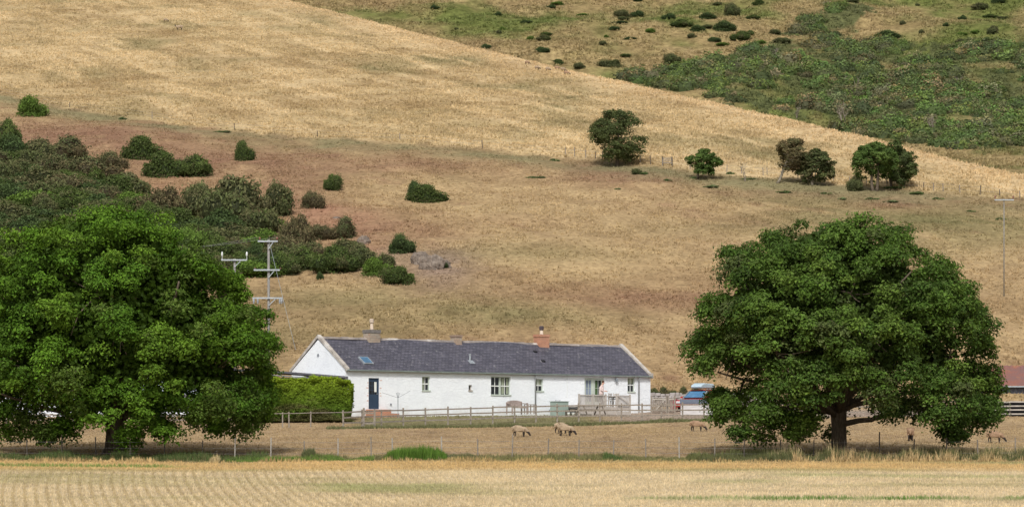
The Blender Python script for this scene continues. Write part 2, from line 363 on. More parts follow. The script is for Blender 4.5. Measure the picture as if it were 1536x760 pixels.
# dry paddock grass
X, Y = scatter(70000, 145, 219); m = rng.random(len(X)) < .35+1.3*fbm(X/3, Y/3, 51, 3)-.3; X, Y = X[m], Y[m]
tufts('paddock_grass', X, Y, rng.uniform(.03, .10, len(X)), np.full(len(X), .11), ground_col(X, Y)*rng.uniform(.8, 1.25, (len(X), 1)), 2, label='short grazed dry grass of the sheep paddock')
# hill grass: bleached tufts above the old fence, thin grazed grass below it
X, Y = scatter(400000, 222, 690, power=1.0); yc = np.interp(X, _cx, _cy); m = Y < yc+6; X, Y = X[m], Y[m]
up = Y > fence_y(X)
dens = np.where(up, np.clip(fbm(X/5, Y/7, 52, 3)*2.6-.65, .12, 1), np.clip(fbm(X/3.5, Y/5, 53, 3)*2.4-.75, .08, .9)); m = rng.random(len(X)) < dens; X, Y, up = X[m], Y[m], up[m]
c = ground_col(X, Y); c = c*rng.uniform(.78, 1.3, (len(X), 1))
m1 = up
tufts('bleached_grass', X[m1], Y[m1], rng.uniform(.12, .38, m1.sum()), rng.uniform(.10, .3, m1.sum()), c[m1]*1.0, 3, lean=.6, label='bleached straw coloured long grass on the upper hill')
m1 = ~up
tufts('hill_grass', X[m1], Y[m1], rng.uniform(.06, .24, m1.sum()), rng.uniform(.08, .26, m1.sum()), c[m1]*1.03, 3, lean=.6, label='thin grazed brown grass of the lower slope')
X, Y = scatter(90000, 700, 1060, half=.17, pad=8); m = fbm(X/12, Y/16, 57, 3) > .38; X, Y = X[m], Y[m]
tufts('far_grass', X, Y, rng.uniform(.25, .8, len(X)), rng.uniform(.4, 1.0, len(X)), far_col(X, Y)*rng.uniform(.7, 1.3, (len(X), 1)), 3, zf=Zf, lean=.7, label='mottled rough grass and bracken over the far hillside')
# verge along the field edge: weeds, green grass, golden seed heads
def verge(n, u0, u1, y0, y1, h0, h1, col, name=None, wd=.05, label=None, blades=3):
    u = rng.uniform(u0, u1, n); Y = rng.uniform(y0, y1, n); X = (u-CU)/F*Y
    return X, Y, rng.uniform(h0, h1, n)*np.clip(2.4*fbm(X/.9, Y/2, 61, 3)-.45, .12, 1.3), np.asarray(col)*rng.uniform(.6, 1.35, (n, 1))
parts = [verge(12000, -40, 1580, 145.2, 148.4, .08, .30, (.19, .175, .085)), verge(4200, -40, 400, 145.4, 148.4, .15, .42, (.09, .125, .042)), verge(4500, 340, 560, 145.0, 146.6, .10, .28, (.14, .22, .05)),
         verge(6000, 1030, 1560, 145.2, 149, .2, .55, (.13, .14, .055)), verge(650, 1190, 1560, 144.3, 145.4, .1, .6, (.46, .34, .18)), verge(5000, 1050, 1560, 144.9, 148, .15, .45, (.12, .125, .06)), verge(330, 140, 235, 144.3, 145.2, .15, .7, (.55, .40, .2)),
         verge(900, 1150, 1536, 146, 149, .3, .8, (.38, .31, .17)), verge(1500, 640, 1100, 145, 147.5, .08, .25, (.22, .22, .08)), verge(1800, -40, 1580, 144.2, 145.0, .1, .26, (.45, .33, .16)),
         verge(700, 455, 470, 146, 147, .2, .5, (.12, .13, .06)), verge(120, 314, 330, 144.6, 145.6, .15, .55, (.45, .36, .2)), verge(700, 907, 932, 145.6, 146.6, .15, .4, (.10, .15, .05)), verge(800, 666, 720, 145.6, 147, .1, .36, (.13, .14, .07))]
X = np.concatenate([p[0] for p in parts]); Y = np.concatenate([p[1] for p in parts]); h = np.concatenate([p[2] for p in parts]); c = np.concatenate([p[3] for p in parts])
tufts('verge_grass', X, Y, h, np.full(len(X), .05), c, 3, lean=.45, label='rough grass, weeds and golden seed heads along the wire fence', cat='verge grass')
X = rng.uniform(_g0.x-1, 20, 9000); Y = _gline(X)+rng.normal(0, .22, 9000)
tufts('fence_foot_grass', X, Y, rng.uniform(.08, .3, 9000)*(.4+fbm(X/1.5, Y, 68, 2)), np.full(9000, .06), np.array([.15, .155, .075])*rng.uniform(.6, 1.5, (9000, 1)), 2, label='unmown grass along the foot of the garden rail fence')
X, Y, h, c = verge(2300, 576, 672, 145.3, 147.4, .35, .68, (.095, .175, .03))
h = rng.uniform(.18, .66, len(X))*(.75+.5*fbm(X/.5, Y, 66, 2))*np.clip(1.1-(abs((X-(624-CU)/F*146)/1.45))**4*.8, .25, 1)
tag(tufts('tall_grass_clump', X, Y, h, np.full(len(X), .05), c, 3, lean=.3), 'lush bright green grass clump at the stubble edge below the cottage', 'grass clump')

# ------------------------------------------------------------------ foliage
def leaves(C, Nn, size, col, asp=.62):
    """one folded-diamond leaf (quad) per centre"""
    n = len(C); Nn = Nn/np.linalg.norm(Nn, axis=1, keepdims=True)
    r = rng.normal(size=(n, 3)); a = np.cross(Nn, r); a /= np.linalg.norm(a, axis=1, keepdims=True)+1e-9; b = np.cross(Nn, a)
    s = size[:, None]; bend = -Nn*s*.18
    V = np.stack([C-a*s*.5+bend, C-b*s*.5*asp, C+a*s*.5+bend, C+b*s*.5*asp], 1).reshape(-1, 3)
    return V, np.arange(4*n).reshape(n, 4), np.repeat(col, 4, 0)
def merge(parts):
    V = []; Fc = []; Cc = []; b = 0
    for v, f, c in parts: V.append(v); Fc.append(f+b); Cc.append(c); b += len(v)
    return np.concatenate(V), np.concatenate(Fc), np.concatenate(Cc)
def sph(n):
    v = rng.normal(size=(n, 3)); return v/np.linalg.norm(v, axis=1, keepdims=True)
def blob_mesh_dark(cen, rad, col, n=1):
    """coarse faceted ellipsoid added as dark filler to block the view through a bush"""
    nu, nv = 10, 6; u = np.linspace(0, 2*math.pi, nu, endpoint=False); v = np.linspace(.12, math.pi-.12, nv)
    U, W = np.meshgrid(u, v, indexing='ij')
    V = np.stack([np.cos(U)*np.sin(W), np.sin(U)*np.sin(W), np.cos(W)], -1).reshape(-1, 3)*rad*rng.uniform(.9, 1.08, (nu*nv, 1))+cen
    i = np.arange(nu*nv).reshape(nu, nv); j = np.roll(i, -1, 0)
    Fc = np.stack([i[:, :-1], i[:, 1:], j[:, 1:], j[:, :-1]], -1).reshape(-1, 4)
    return V, Fc, np.tile(np.asarray(col), (len(V), 1))
def bush_arrays(pal, nleaf=2600, lobes=9, ls=.085, flat=.8, seed=0):
    """bush of unit half-width, base at z=0, height about 1.1*flat"""
    parts = []; pal = np.asarray(pal)
    for k in range(lobes):
        a = rng.uniform(0, 2*math.pi); rr = rng.uniform(.0, .72)**.8 if k else 0; lr = rng.uniform(.20, .50)
        c = np.array([rr*math.cos(a), rr*math.sin(a), (.22+.5*(1-rr)*rng.uniform(.35, 1.25))*flat]); r = np.array([lr, lr, lr*.85*flat+.04])
        parts.append(blob_mesh_dark(c, r*.78, pal[0]*.28))  # filler blob in each lobe, inner shade put into its dark colour
        n = nleaf//lobes; d = sph(n); d[:, 2] = np.where(d[:, 2] < -.55, -d[:, 2], d[:, 2])
        bump = 1+.16*np.sin(d[:, 0:1]*7+k)*np.cos(d[:, 1:2]*6+2*k)+rng.normal(0, .05, (n, 1))
        C = c+d*r*bump*(rng.uniform(.8, 1.1, (n, 1))+.28*(rng.random((n, 1)) < .10)); C[:, 2] = np.maximum(C[:, 2], .01)
        pc = pal[rng.integers(0, len(pal))]*.6+pal[rng.integers(0, len(pal), n)]*.4
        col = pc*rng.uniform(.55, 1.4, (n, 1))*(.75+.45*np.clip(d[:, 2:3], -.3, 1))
        Nn = d+rng.normal(0, .55, (n, 3))
        parts.append(leaves(C, Nn, rng.uniform(.6, 1.5, n)*ls, col, .5))
    # skirt
    n = nleaf//6; a = rng.uniform(0, 2*math.pi, n); rr = rng.uniform(.35, .72, n)
    C = np.stack([np.cos(a)*rr, np.sin(a)*rr, rng.uniform(0, .3, n)*flat], -1)
    parts.append(leaves(C, np.stack([np.cos(a), np.sin(a), .5+0*a], -1)+rng.normal(0, .4, (n, 3)), rng.uniform(.6, 1.4, n)*ls, pal[rng.integers(0, len(pal), n)]*rng.uniform(.4, 1, (n, 1)), .5))
    return merge(parts)
PAL = {
 'green': [(.07, .105, .028), (.06, .09, .024), (.095, .135, .035), (.10, .095, .045)],
 'bright': [(.105, .17, .03), (.09, .15, .028), (.12, .19, .038)],
 'olive': [(.08, .095, .036), (.095, .10, .042), (.068, .088, .032), (.11, .10, .05)],
 'brown': [(.12, .095, .05), (.10, .085, .044), (.085, .085, .038), (.07, .09, .036)],
 'deep': [(.05, .075, .026), (.062, .09, .03), (.042, .066, .023)],
 'nettle': [(.13, .19, .06), (.10, .15, .05), (.16, .18, .09)],
}
for k_ in ('olive', 'brown', 'deep'): PAL[k_] = [tuple(x*1.18 for x in c_) for c_ in PAL[k_]]
BV = {}
for k, p in PAL.items():
    BV[k] = [raw_mesh('gorse_bush', *bush_arrays(p, 3000, 9 if i < 3 else 5), M['gorse'], None) if False else None for i in range(0)]
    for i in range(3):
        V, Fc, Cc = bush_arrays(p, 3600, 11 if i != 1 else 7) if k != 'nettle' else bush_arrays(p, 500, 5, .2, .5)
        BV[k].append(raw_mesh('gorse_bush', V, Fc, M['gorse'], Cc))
def bush(u, vb, wpx, hpx, kind, label, group=None, name='gorse_bush', cat='bush', depth=.8):
    g = G(u, vb); s = pxm(g.y)
    o = bpy.data.objects.new(name, random.choice(BV[kind])); COL.objects.link(o)
    hw = wpx*s/2; o.scale = (hw*1.2, hw*depth*1.1, hpx*s/.84); o.location = (g.x, g.y+hw*depth*.55, g.z)
    o.location.z = float(Zg(g.x, o.location.y))-.12*hpx*s if g.y < 560 else float(Zf(g.x, o.location.y))-.1*hpx*s
    if g.y < 560: o.location.z = (float(Zg(g.x, g.y))+float(Zg(g.x, o.location.y)))/2-.06*hpx*s
    o.rotation_euler.z = random.uniform(-.35, .35)+random.choice([0, math.pi])
    return tag(o, label, cat, group)
for a in [
 (42, 176, 52, 32, 'bright', 'round bright green gorse bush alone near the top left corner'),
 (10, 222, 52, 46, 'green', 'dark green gorse bush cut by the left edge of the photo'),
 (105, 244, 74, 36, 'brown', 'brown and olive gorse bush with ragged top at the upper end of the left thicket'),
 (60, 240, 60, 34, 'brown', 'brown dying gorse bush between the left edge bush and the ragged topped bush'),
 (166, 254, 42, 28, 'brown', 'small rounded brown gorse bush right of the ragged topped one'),
 (213, 240, 62, 36, 'green', 'upper left bush of the green diagonal gorse trio on bare soil'),
 (246, 267, 66, 38, 'green', 'middle bush of the green diagonal gorse trio on bare soil'),
 (293, 266, 62, 36, 'green', 'lower right bush of the green diagonal gorse trio on bare soil'),
 (364, 242, 31, 30, 'green', 'small upright green gorse bush alone just below the old fence line'),
 (497, 286, 33, 28, 'green', 'small round gorse bush highest of the two above the orange scree'),
 (465, 313, 38, 30, 'brown', 'brownish gorse bush right above the orange scree'),
 (640, 305, 60, 27, 'green', 'long low green gorse bush alone in the middle of the brown slope'),
 (620, 296, 28, 26, 'deep', 'spiky dark bush poking up at the left end of the long low gorse'),
 (598, 381, 41, 29, 'deep', 'round dark gorse bush just above the pale rock outcrop'),
 (600, 428, 62, 32, 'green', 'rounded green gorse bush below the pale rock outcrop'),
 (560, 416, 50, 28, 'bright', 'yellower green gorse bush left of the bush below the outcrop'),
 (663, 402, 16, 11, 'deep', 'tiny dark bush growing on the pale rock outcrop'),
 (479, 420, 11, 12, 'deep', 'tiny round bush in the open grass below the gorse row'),
 (450, 372, 58, 54, 'brown', 'tall brown gorse bush left of the orange scree'),
 (516, 358, 42, 30, 'brown', 'brown gorse bush at the right side of the orange scree'),
 (478, 360, 50, 26, 'brown', 'low brown gorse joining the two taller brown bushes by the scree'),
 (345, 340, 120, 74, 'olive', 'largest dark olive gorse mass in the middle of the thicket'),
 (412, 325, 62, 50, 'olive', 'paler olive gorse at the right shoulder of the thicket'),
 (300, 325, 70, 50, 'olive', 'dark olive gorse left of the largest gorse mass'),
 (250, 328, 78, 52, 'brown', 'rusty brown gorse at the top middle of the thicket'),
 (398, 348, 52, 30, 'bright', 'low vivid green gorse under the right shoulder of the thicket'),
 (455, 407, 64, 38, 'green', 'green gorse at the left end of the lower gorse row behind the power pole'),
 (500, 410, 70, 40, 'green', 'green gorse in the middle of the lower gorse row'),
 (540, 402, 56, 36, 'olive', 'olive gorse at the right end of the lower gorse row'),
 (420, 412, 46, 36, 'green', 'rounded green gorse just right of the double crossarm pole'),
 (378, 352, 74, 46, 'olive', 'olive gorse below and right of the largest gorse mass'),
 (330, 358, 90, 44, 'deep', 'dark gorse directly below the largest gorse mass'),
 (470, 392, 60, 30, 'brown', 'brown gorse sprawling between the scree and the lower gorse row'),
 (515, 388, 64, 28, 'olive', 'olive gorse sprawling right of the sprawling brown one above the lower row'),
 (575, 404, 40, 22, 'olive', 'small olive gorse touching the grey rocks left of the pale outcrop'),
 (395, 372, 70, 32, 'green', 'green gorse behind the upper crossarm of the nearer pole'),
 (130, 272, 90, 40, 'brown', 'wide brown gorse below the small rounded brown one'),
 (190, 300, 80, 40, 'olive', 'wide olive gorse at the upper right of the left thicket'),
 (12, 245, 70, 44, 'deep', 'dark gorse touching the left edge under the edge bush'),
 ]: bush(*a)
# the massed gorse between those, each bush its own object
LBL = {'green': 'green gorse bush in the dense gorse thicket above the left oak', 'olive': 'olive gorse bush in the dense gorse thicket above the left oak', 'deep': 'dark green gorse bush in the dense gorse thicket above the left oak',
       'brown': 'brown gorse bush in the dense gorse thicket above the left oak', 'bright': 'bright green gorse bush in the dense gorse thicket above the left oak'}
def inpoly(x, y, poly):
    c = False; j = len(poly)-1
    for i in range(len(poly)):
        if (poly[i][1] > y) != (poly[j][1] > y) and x < (poly[j][0]-poly[i][0])*(y-poly[i][1])/(poly[j][1]-poly[i][1])+poly[i][0]: c = not c
        j = i
    return c
poly = [(-30, 225), (60, 240), (130, 262), (200, 300), (235, 335), (300, 345), (380, 355), (432, 380), (430, 408), (360, 414), (300, 415), (200, 412), (60, 410), (-30, 410)]
pts = []; tries = 0
while len(pts) < 150 and tries < 15000:
    tries += 1; x, y = random.uniform(-30, 440), random.uniform(225, 415)
    if inpoly(x, y, poly) and all(((x-a)/21)**2+((y-b)/11)**2 > 1 for a, b in pts): pts.append((x, y))
for x, y in sorted(pts, key=lambda p: p[1]):
    k = random.choices(['green', 'olive', 'deep', 'brown', 'bright'], [4, 4, 2.5, 2.4 if y < 330 else .8, 1.2])[0]
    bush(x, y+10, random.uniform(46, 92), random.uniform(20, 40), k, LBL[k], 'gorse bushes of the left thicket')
# small tussocks / nettles by the hill trees
for (u, v, ww, hh) in [(182, 180, 16, 8), (830, 242, 18, 8), (1000, 272, 22, 7), (968, 262, 18, 8), (1070, 282, 26, 9), (1095, 262, 22, 8), (1180, 290, 24, 7), (1237, 292, 30, 7), (1265, 300, 22, 8), (1305, 300, 24, 7), (1340, 304, 26, 8), (1345, 284, 46, 9), (1378, 292, 34, 9), (1405, 300, 24, 8), (1040, 268, 18, 7), (925, 285, 14, 6), (1120, 270, 20, 7), (330, 199, 22, 7), (800, 268, 26, 8), (1500, 330, 22, 7), (1455, 318, 20, 6)]:
    bush(u, v, ww*random.uniform(.7, 1.2), hh*.8, 'nettle', 'low patch of green nettles on the bare bank by the hill fence', 'green nettle patches on the bank', 'nettle_patch', 'nettles')

# ---------- trees
def crown(prof, zbot, ncl, nleaf, csize, lsize, pal, core=True, lump=.17, flat=.72, seed=0, inner=.5, skirts=()):
    """prof: list of (z, left radius, right radius); clumps of leaves on and in that shape"""
    zs = np.array([p[0] for p in prof]); RL = np.array([p[1] for p in prof]); RR = np.array([p[2] for p in prof]); pal = np.asarray(pal)
    parts = []; cents = []
    # candidates weighted by radius
    zz = np.linspace(zs[0], zs[-1], 200); rr = (np.interp(zz, zs, RL)+np.interp(zz, zs, RR))/2; wgt = rr+.6; wgt /= wgt.sum()
    k = 0; LF = 2.6; nl = max(30, ncl//7); lob = [(np.array(q[:3], float), q[3], q[4], pal[rng.integers(0, len(pal))]) for q in skirts]*2; nl += len(lob)
    def outer(z, ph): return np.interp(z, zs, RL)*(1-math.cos(ph))/2+np.interp(z, zs, RR)*(1+math.cos(ph))/2
    while len(lob) < nl:
        z = rng.choice(zz, p=wgt); ph = rng.uniform(0, 2*math.pi); lr = csize*rng.uniform(1.2, 2.3)
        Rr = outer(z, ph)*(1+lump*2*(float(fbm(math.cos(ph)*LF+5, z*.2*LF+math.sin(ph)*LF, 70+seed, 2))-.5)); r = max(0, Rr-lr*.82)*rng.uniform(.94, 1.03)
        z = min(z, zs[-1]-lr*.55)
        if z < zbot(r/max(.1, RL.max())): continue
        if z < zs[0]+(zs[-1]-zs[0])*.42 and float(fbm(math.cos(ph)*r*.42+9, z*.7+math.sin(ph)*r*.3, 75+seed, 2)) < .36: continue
        lob.append((np.array([r*math.cos(ph), r*math.sin(ph), z]), lr, ph, pal[rng.integers(0, len(pal))]*rng.uniform(.8, 1.2)))
    while k < ncl:
        shell = rng.random() < (1-inner*.55); base0 = None
        if shell:
            lc, lr, ph, base0 = lob[rng.integers(0, nl)]; dd = sph(1)[0]+np.array([math.cos(ph)*.55, math.sin(ph)*.55, .35]); dd /= np.linalg.norm(dd)
            c = lc+dd*lr*np.array([.8, .8, .62])*rng.uniform(.75, 1.08); cs = csize*rng.uniform(.42, .85)
            if c[2] < zs[0]*.6: continue
        else:
            z = rng.choice(zz, p=wgt); ph = rng.uniform(0, 2*math.pi); r = max(0, outer(z, ph)-csize*1.3)*rng.uniform(.3, .95)
            if z < zbot(r/max(.1, RL.max()))+.2: continue
            c = np.array([r*math.cos(ph), r*math.sin(ph), z]); cs = csize*rng.uniform(.6, 1.1)
        cents.append(c); k += 1
        n = int(nleaf*(.25+(cs/csize)**2)*(1 if shell else .5)); d = sph(n); flip = rng.random(n) < .6; d[:, 2] = np.where(flip, np.abs(d[:, 2]), d[:, 2])
        rad = np.array([cs, cs, cs*flat])*(1+.25*np.sin(d[:, :1]*6+k)*np.sin(d[:, 1:2]*5+k*2))
        C = c+d*rad*rng.uniform(.6, 1.08, (n, 1))
        outw = np.array([math.cos(ph), math.sin(ph), .6])
        Nn = d*.9+outw*.35+np.array([0, 0, .35])+rng.normal(0, .5, (n, 3))
        base = (base0 if shell else pal[rng.integers(0, len(pal))])*.6+pal[rng.integers(0, len(pal), n)]*.4
        col = base*rng.uniform(.6, 1.4, (n, 1))*rng.uniform(.82, 1.15)
        parts.append(leaves(C, Nn, lsize*rng.uniform(.6, 1.35, n), col))
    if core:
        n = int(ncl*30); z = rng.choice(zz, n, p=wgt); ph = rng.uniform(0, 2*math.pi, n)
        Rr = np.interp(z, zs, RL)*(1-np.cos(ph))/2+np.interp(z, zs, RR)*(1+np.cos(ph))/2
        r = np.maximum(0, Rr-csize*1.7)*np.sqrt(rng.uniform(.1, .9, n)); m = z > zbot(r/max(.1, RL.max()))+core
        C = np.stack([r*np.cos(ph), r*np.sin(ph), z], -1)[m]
        parts.append(leaves(C, rng.normal(size=C.shape), lsize*rng.uniform(1.5, 2.3, len(C)), np.tile(pal.mean(0)*.5, (len(C), 1)), .8))  # core leaves darkened, shade inside the crown put into their colour
    return merge(parts), cents
def limb(mb, a, b, r0, r1, sag=.0, wob=.12, n=6, seg=7):
    a = Vector(a); b = Vector(b); L = (b-a).length; pts = []; rs = []
    off = Vector((random.uniform(-1, 1), random.uniform(-1, 1), random.uniform(-.4, 1)))*L*wob
    for i in range(n+1):
        t = i/n; p = a.lerp(b, t)+off*math.sin(t*math.pi)*(1-.3*t)+Vector((0, 0, sag*L*math.sin(t*math.pi)))
        p += Vector((random.uniform(-1, 1), random.uniform(-1, 1), random.uniform(-1, 1)))*L*.014*(1 if 0 < i < n else 0)
        pts.append(p); rs.append(r0+(r1-r0)*t**.8)
    mb.tube(pts, rs, seg); return pts, rs
def big_tree(name, base, prof, zbot, trunk_r, fork, nlimb, pal, label, cat, ncl=520, nleaf=230, csize=.85, lsize=.21, bark=None, seed=0, extra=(), core=1.2, inner=.5, skirts=()):
    root = empty(name, base, 0, label, cat)
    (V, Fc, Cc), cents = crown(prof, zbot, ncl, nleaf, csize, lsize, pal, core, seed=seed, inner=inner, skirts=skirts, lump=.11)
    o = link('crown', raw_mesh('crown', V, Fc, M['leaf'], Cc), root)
    tb = MB(); k = trunk_r
    tb.tube([(0, 0, -.3), (0, 0, .05), (.01, 0, .35), (.02, .02, fork*.6), (.0, .02, fork), (0, 0, fork*1.35)], [k*1.75, k*1.45, k*1.12, k, k*1.1, k*.75], 14)
    for i in range(7):      # root flare
        a = i*.9+random.uniform(0, .4); tb.tube([(math.cos(a)*k*.6, math.sin(a)*k*.6, .4), (math.cos(a)*k*1.5, math.sin(a)*k*1.5, -.08)], [k*.4, k*.22], 6)
    tb.build('trunk', bark or M['bark'], root, True)
    lb = MB(); ends = []
    for t in extra:
        p, r = limb(lb, *t[:2], t[2], t[2]*.35, t[3] if len(t) > 3 else 0, .05, 8); ends += list(zip(p[3:], r[3:]))
    for i in range(nlimb):
        a = 2*math.pi*i/nlimb+random.uniform(-.3, .3); el = random.uniform(.15, 1.25); z0 = fork*random.uniform(.85, 1.3)
        top = prof[-1][0]; zt = fork+(top-fork)*math.sin(el)*.8
        Rr = np.interp(zt, [p[0] for p in prof], [(p[1]+p[2])/2 for p in prof])*.78
        b = (Rr*math.cos(a), Rr*math.sin(a), zt)
        p, r = limb(lb, (math.cos(a)*k*.4, math.sin(a)*k*.4, z0), b, k*random.uniform(.38, .6), k*.1, -.06 if el < .6 else .02, .1, 8); ends += list(zip(p[2:], r[2:]))
    for c in random.sample(cents, min(len(cents), 150)):
        c = Vector(c)*.84; p, r = min(ends, key=lambda e: (e[0]-c).length_squared)
        if c.z > 1.7 and .3 < (c-p).length < 4.5: limb(lb, p, c, min(r*.8, .09), .018, -.04, .12, 4, 5)
    lb.build('limbs', bark or M['bark'], root, True)
    return root
s = 151/F
PALR = [(.062, .115, .022), (.076, .138, .022), (.05, .095, .02), (.092, .156, .028), (.125, .195, .034), (.095, .11, .045)]
PALL = [(.068, .145, .016), (.085, .172, .016), (.058, .122, .015), (.105, .20, .02), (.13, .225, .025), (.09, .125, .03)]
def rowz(v, Y=151.): return (HV-v)/F*Y
def prof_from(rows, uc, base_z, Y=151.):
    return [(rowz(v, Y)-base_z, (uc-l)*Y/F, (r-uc)*Y/F) for v, l, r in rows]
def skirt(lst, uc, bz, Y):
    return [((u-uc)*Y/F, dy, rowz(v, Y)-bz, rp*Y/F, 0 if u > uc else math.pi) for u, v, rp, dy in lst]
bR = PG(1258, 151); bR.z = float(Zg(bR.x, 151))
rows = [(672, 1085, 1440), (660, 1062, 1480), (640, 1042, 1508), (615, 1048, 1514), (590, 1058, 1520), (572, 1050, 1516), (552, 1020, 1512), (530, 1010, 1506), (490, 1016, 1492), (455, 1026, 1466), (420, 1050, 1446), (395, 1072, 1424), (372, 1100, 1398), (355, 1140, 1345), (342, 1175, 1295), (333, 1215, 1262)]
rows = [(v+3, l+10, r_-13) for v, l, r_ in rows]; pR = prof_from(rows, 1258, bR.z)
zb = lambda q: 3.1-2.6*np.clip(q, 0, 1)**1.7
ex = [((0, 0, 1.5), (4.4, -1.2, 2.9), .17, -.05), ((0, 0, 1.9), (-3.0, -.6, 2.3), .14, .06), ((0, 0, 2.0), (-5.2, -1.6, 4.6), .22, 0), ((0, 0, 2.3), (-2.4, -1.5, 7.), .26, 0), ((0, 0, 2.2), (4.8, 1.3, 4.4), .2, 0), ((0, 0, 2.4), (2., -1, 7.5), .26, 0), ((0, 0, 2.1), (5.6, -.4, 3.0), .15, .05)]
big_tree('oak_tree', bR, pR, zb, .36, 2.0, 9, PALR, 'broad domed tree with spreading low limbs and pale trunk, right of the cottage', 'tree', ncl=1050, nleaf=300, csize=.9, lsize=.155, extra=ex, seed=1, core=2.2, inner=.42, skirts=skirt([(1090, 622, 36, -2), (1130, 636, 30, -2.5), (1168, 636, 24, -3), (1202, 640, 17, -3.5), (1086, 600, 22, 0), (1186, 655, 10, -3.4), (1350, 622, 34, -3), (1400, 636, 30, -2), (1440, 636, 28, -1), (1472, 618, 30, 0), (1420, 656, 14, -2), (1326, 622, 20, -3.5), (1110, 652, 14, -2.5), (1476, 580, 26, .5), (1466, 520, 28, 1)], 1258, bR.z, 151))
bL = PG(172, 151.5); bL.z = float(Zg(bL.x, 151.5))
rows = [(668, 20, 300), (655, -30, 350), (635, -62, 392), (610, -75, 405), (580, -80, 404), (540, -84, 412), (515, -84, 414), (490, -80, 402), (462, -76, 385), (440, -66, 366), (412, -52, 356), (388, -30, 326), (362, -12, 300), (345, 30, 280), (330, 82, 232), (321, 120, 185)]
pL = prof_from(rows, 172, bL.z, 151.5)
zb2 = lambda q: 2.7-2.3*np.clip(q, 0, 1)**1.5
ex2 = [((0, 0, 1.4), (-5., -1, 2.6), .2, .1), ((0, 0, 1.5), (6.2, -.8, 1.7), .16, .12), ((0, 0, 1.7), (5, -1.5, 4), .2, 0), ((0, 0, 2.0), (-4, -1.5, 5.5), .25, 0), ((0, 0, 2.2), (1, -1, 7.5), .3, 0)]
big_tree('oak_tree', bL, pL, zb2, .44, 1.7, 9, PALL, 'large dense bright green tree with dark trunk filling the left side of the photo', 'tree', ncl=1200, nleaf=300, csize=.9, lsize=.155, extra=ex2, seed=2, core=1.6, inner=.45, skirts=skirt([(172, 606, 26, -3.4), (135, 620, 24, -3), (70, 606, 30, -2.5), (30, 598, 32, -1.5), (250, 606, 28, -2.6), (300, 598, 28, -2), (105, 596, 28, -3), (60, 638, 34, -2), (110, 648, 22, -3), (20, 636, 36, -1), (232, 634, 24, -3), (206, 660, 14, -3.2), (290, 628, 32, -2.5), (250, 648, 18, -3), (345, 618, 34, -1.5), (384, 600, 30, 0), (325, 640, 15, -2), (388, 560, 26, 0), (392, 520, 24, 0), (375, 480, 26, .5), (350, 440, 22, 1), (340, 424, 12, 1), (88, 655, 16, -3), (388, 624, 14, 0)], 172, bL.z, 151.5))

# hawthorns on the hill
def hawthorn(u, vb, l, r, vt, vbot, pal, label, lean=0, trunks=1, ncl=70, bark='bark', name='hawthorn_tree', dense=1.):
    g = G(u, vb); Y = g.y; s = pxm(Y); hz = lambda v: (vb-v)*s
    uc = (l+r)/2; H = hz(vt); B = hz(vbot); hw = (r-l)/2*s
    root = empty(name, g, 0, label, 'tree', 'wind shaped trees along the hill fence')
    prof = [(B, hw*.45, hw*.45), (B+(H-B)*.2, hw*.9, hw*.92), (B+(H-B)*.45, hw, hw), (B+(H-B)*.7, hw*.86, hw*.8), (B+(H-B)*.9, hw*.5, hw*.5), (H, hw*.2, hw*.2)]
    cs = hw*.26
    (V, Fc, Cc), cents = crown(prof, lambda q: B+.0*q, int(ncl*1.7), int(120*max(dense, .8)), cs*.95, .21, pal, core=False, lump=.12, seed=int(u), inner=.45)
    off = np.array([(uc-u)*s, 0, 0]); V = V+off
    link('crown', raw_mesh('crown', V, Fc, M['leaf'], Cc), root)
    tb = MB(); ends = []
    for t in range(trunks):
        x0 = (t-(trunks-1)/2)*.35; p, rr = limb(tb, (x0, 0, -.2), (off[0]*.75+x0*1.5, 0, B+(H-B)*.55), .17*hw/3+.05, .07, 0, .06, 7); ends += list(zip(p[2:], rr[2:]))
    tb.build('trunk', M[bark], root, True)
    lb = MB()
    for c in random.sample(cents, min(len(cents), 26)):
        c = Vector(c)+Vector(off); p, rr = min(ends, key=lambda e: (e[0]-c).length_squared); limb(lb, p, c, min(rr*.6, .06), .015, 0, .1, 4, 5)
    lb.build('branches', M[bark], root, True)
    return root
PH = [(.085, .11, .042), (.11, .135, .048), (.07, .09, .036)]
PHB = [(.19, .14, .075), (.15, .13, .065), (.12, .12, .055)]
PHG = [(.095, .155, .04), (.12, .175, .045), (.08, .13, .035)]
hawthorn(925, 249, 880, 978, 169, 239, PH, 'round dark hawthorn, leftmost tree on the hill fence line', ncl=135)
hawthorn(1046, 268, 1028, 1082, 226, 260, PHG, 'smallest hawthorn on the hill with thin leaning trunk', ncl=70)
hawthorn(1165, 275, 1156, 1222, 210, 262, PHB, 'brown leaved hawthorn with thick pale trunk leaning right', bark='bark2', ncl=90, dense=.9)
hawthorn(1218, 278, 1192, 1254, 226, 272, PHB[1:]+PH, 'olive hawthorn touching the leaning brown leaved one on its right', bark='bark2', ncl=100)
hawthorn(1312, 287, 1276, 1352, 216, 266, PHG, 'bright green hawthorn with two dark trunks on red soil', trunks=2, ncl=110)
hawthorn(1336, 283, 1312, 1380, 214, 272, PHG[:1]+PH, 'rightmost hawthorn on the hill, darker and behind the twin trunked one', ncl=110)
bush(1284, 287, 30, 24, 'olive', 'low olive bush left of the twin trunked hawthorn')
bush(955, 262, 20, 9, 'olive', 'low scrubby bush in the shade right of the round dark hawthorn')
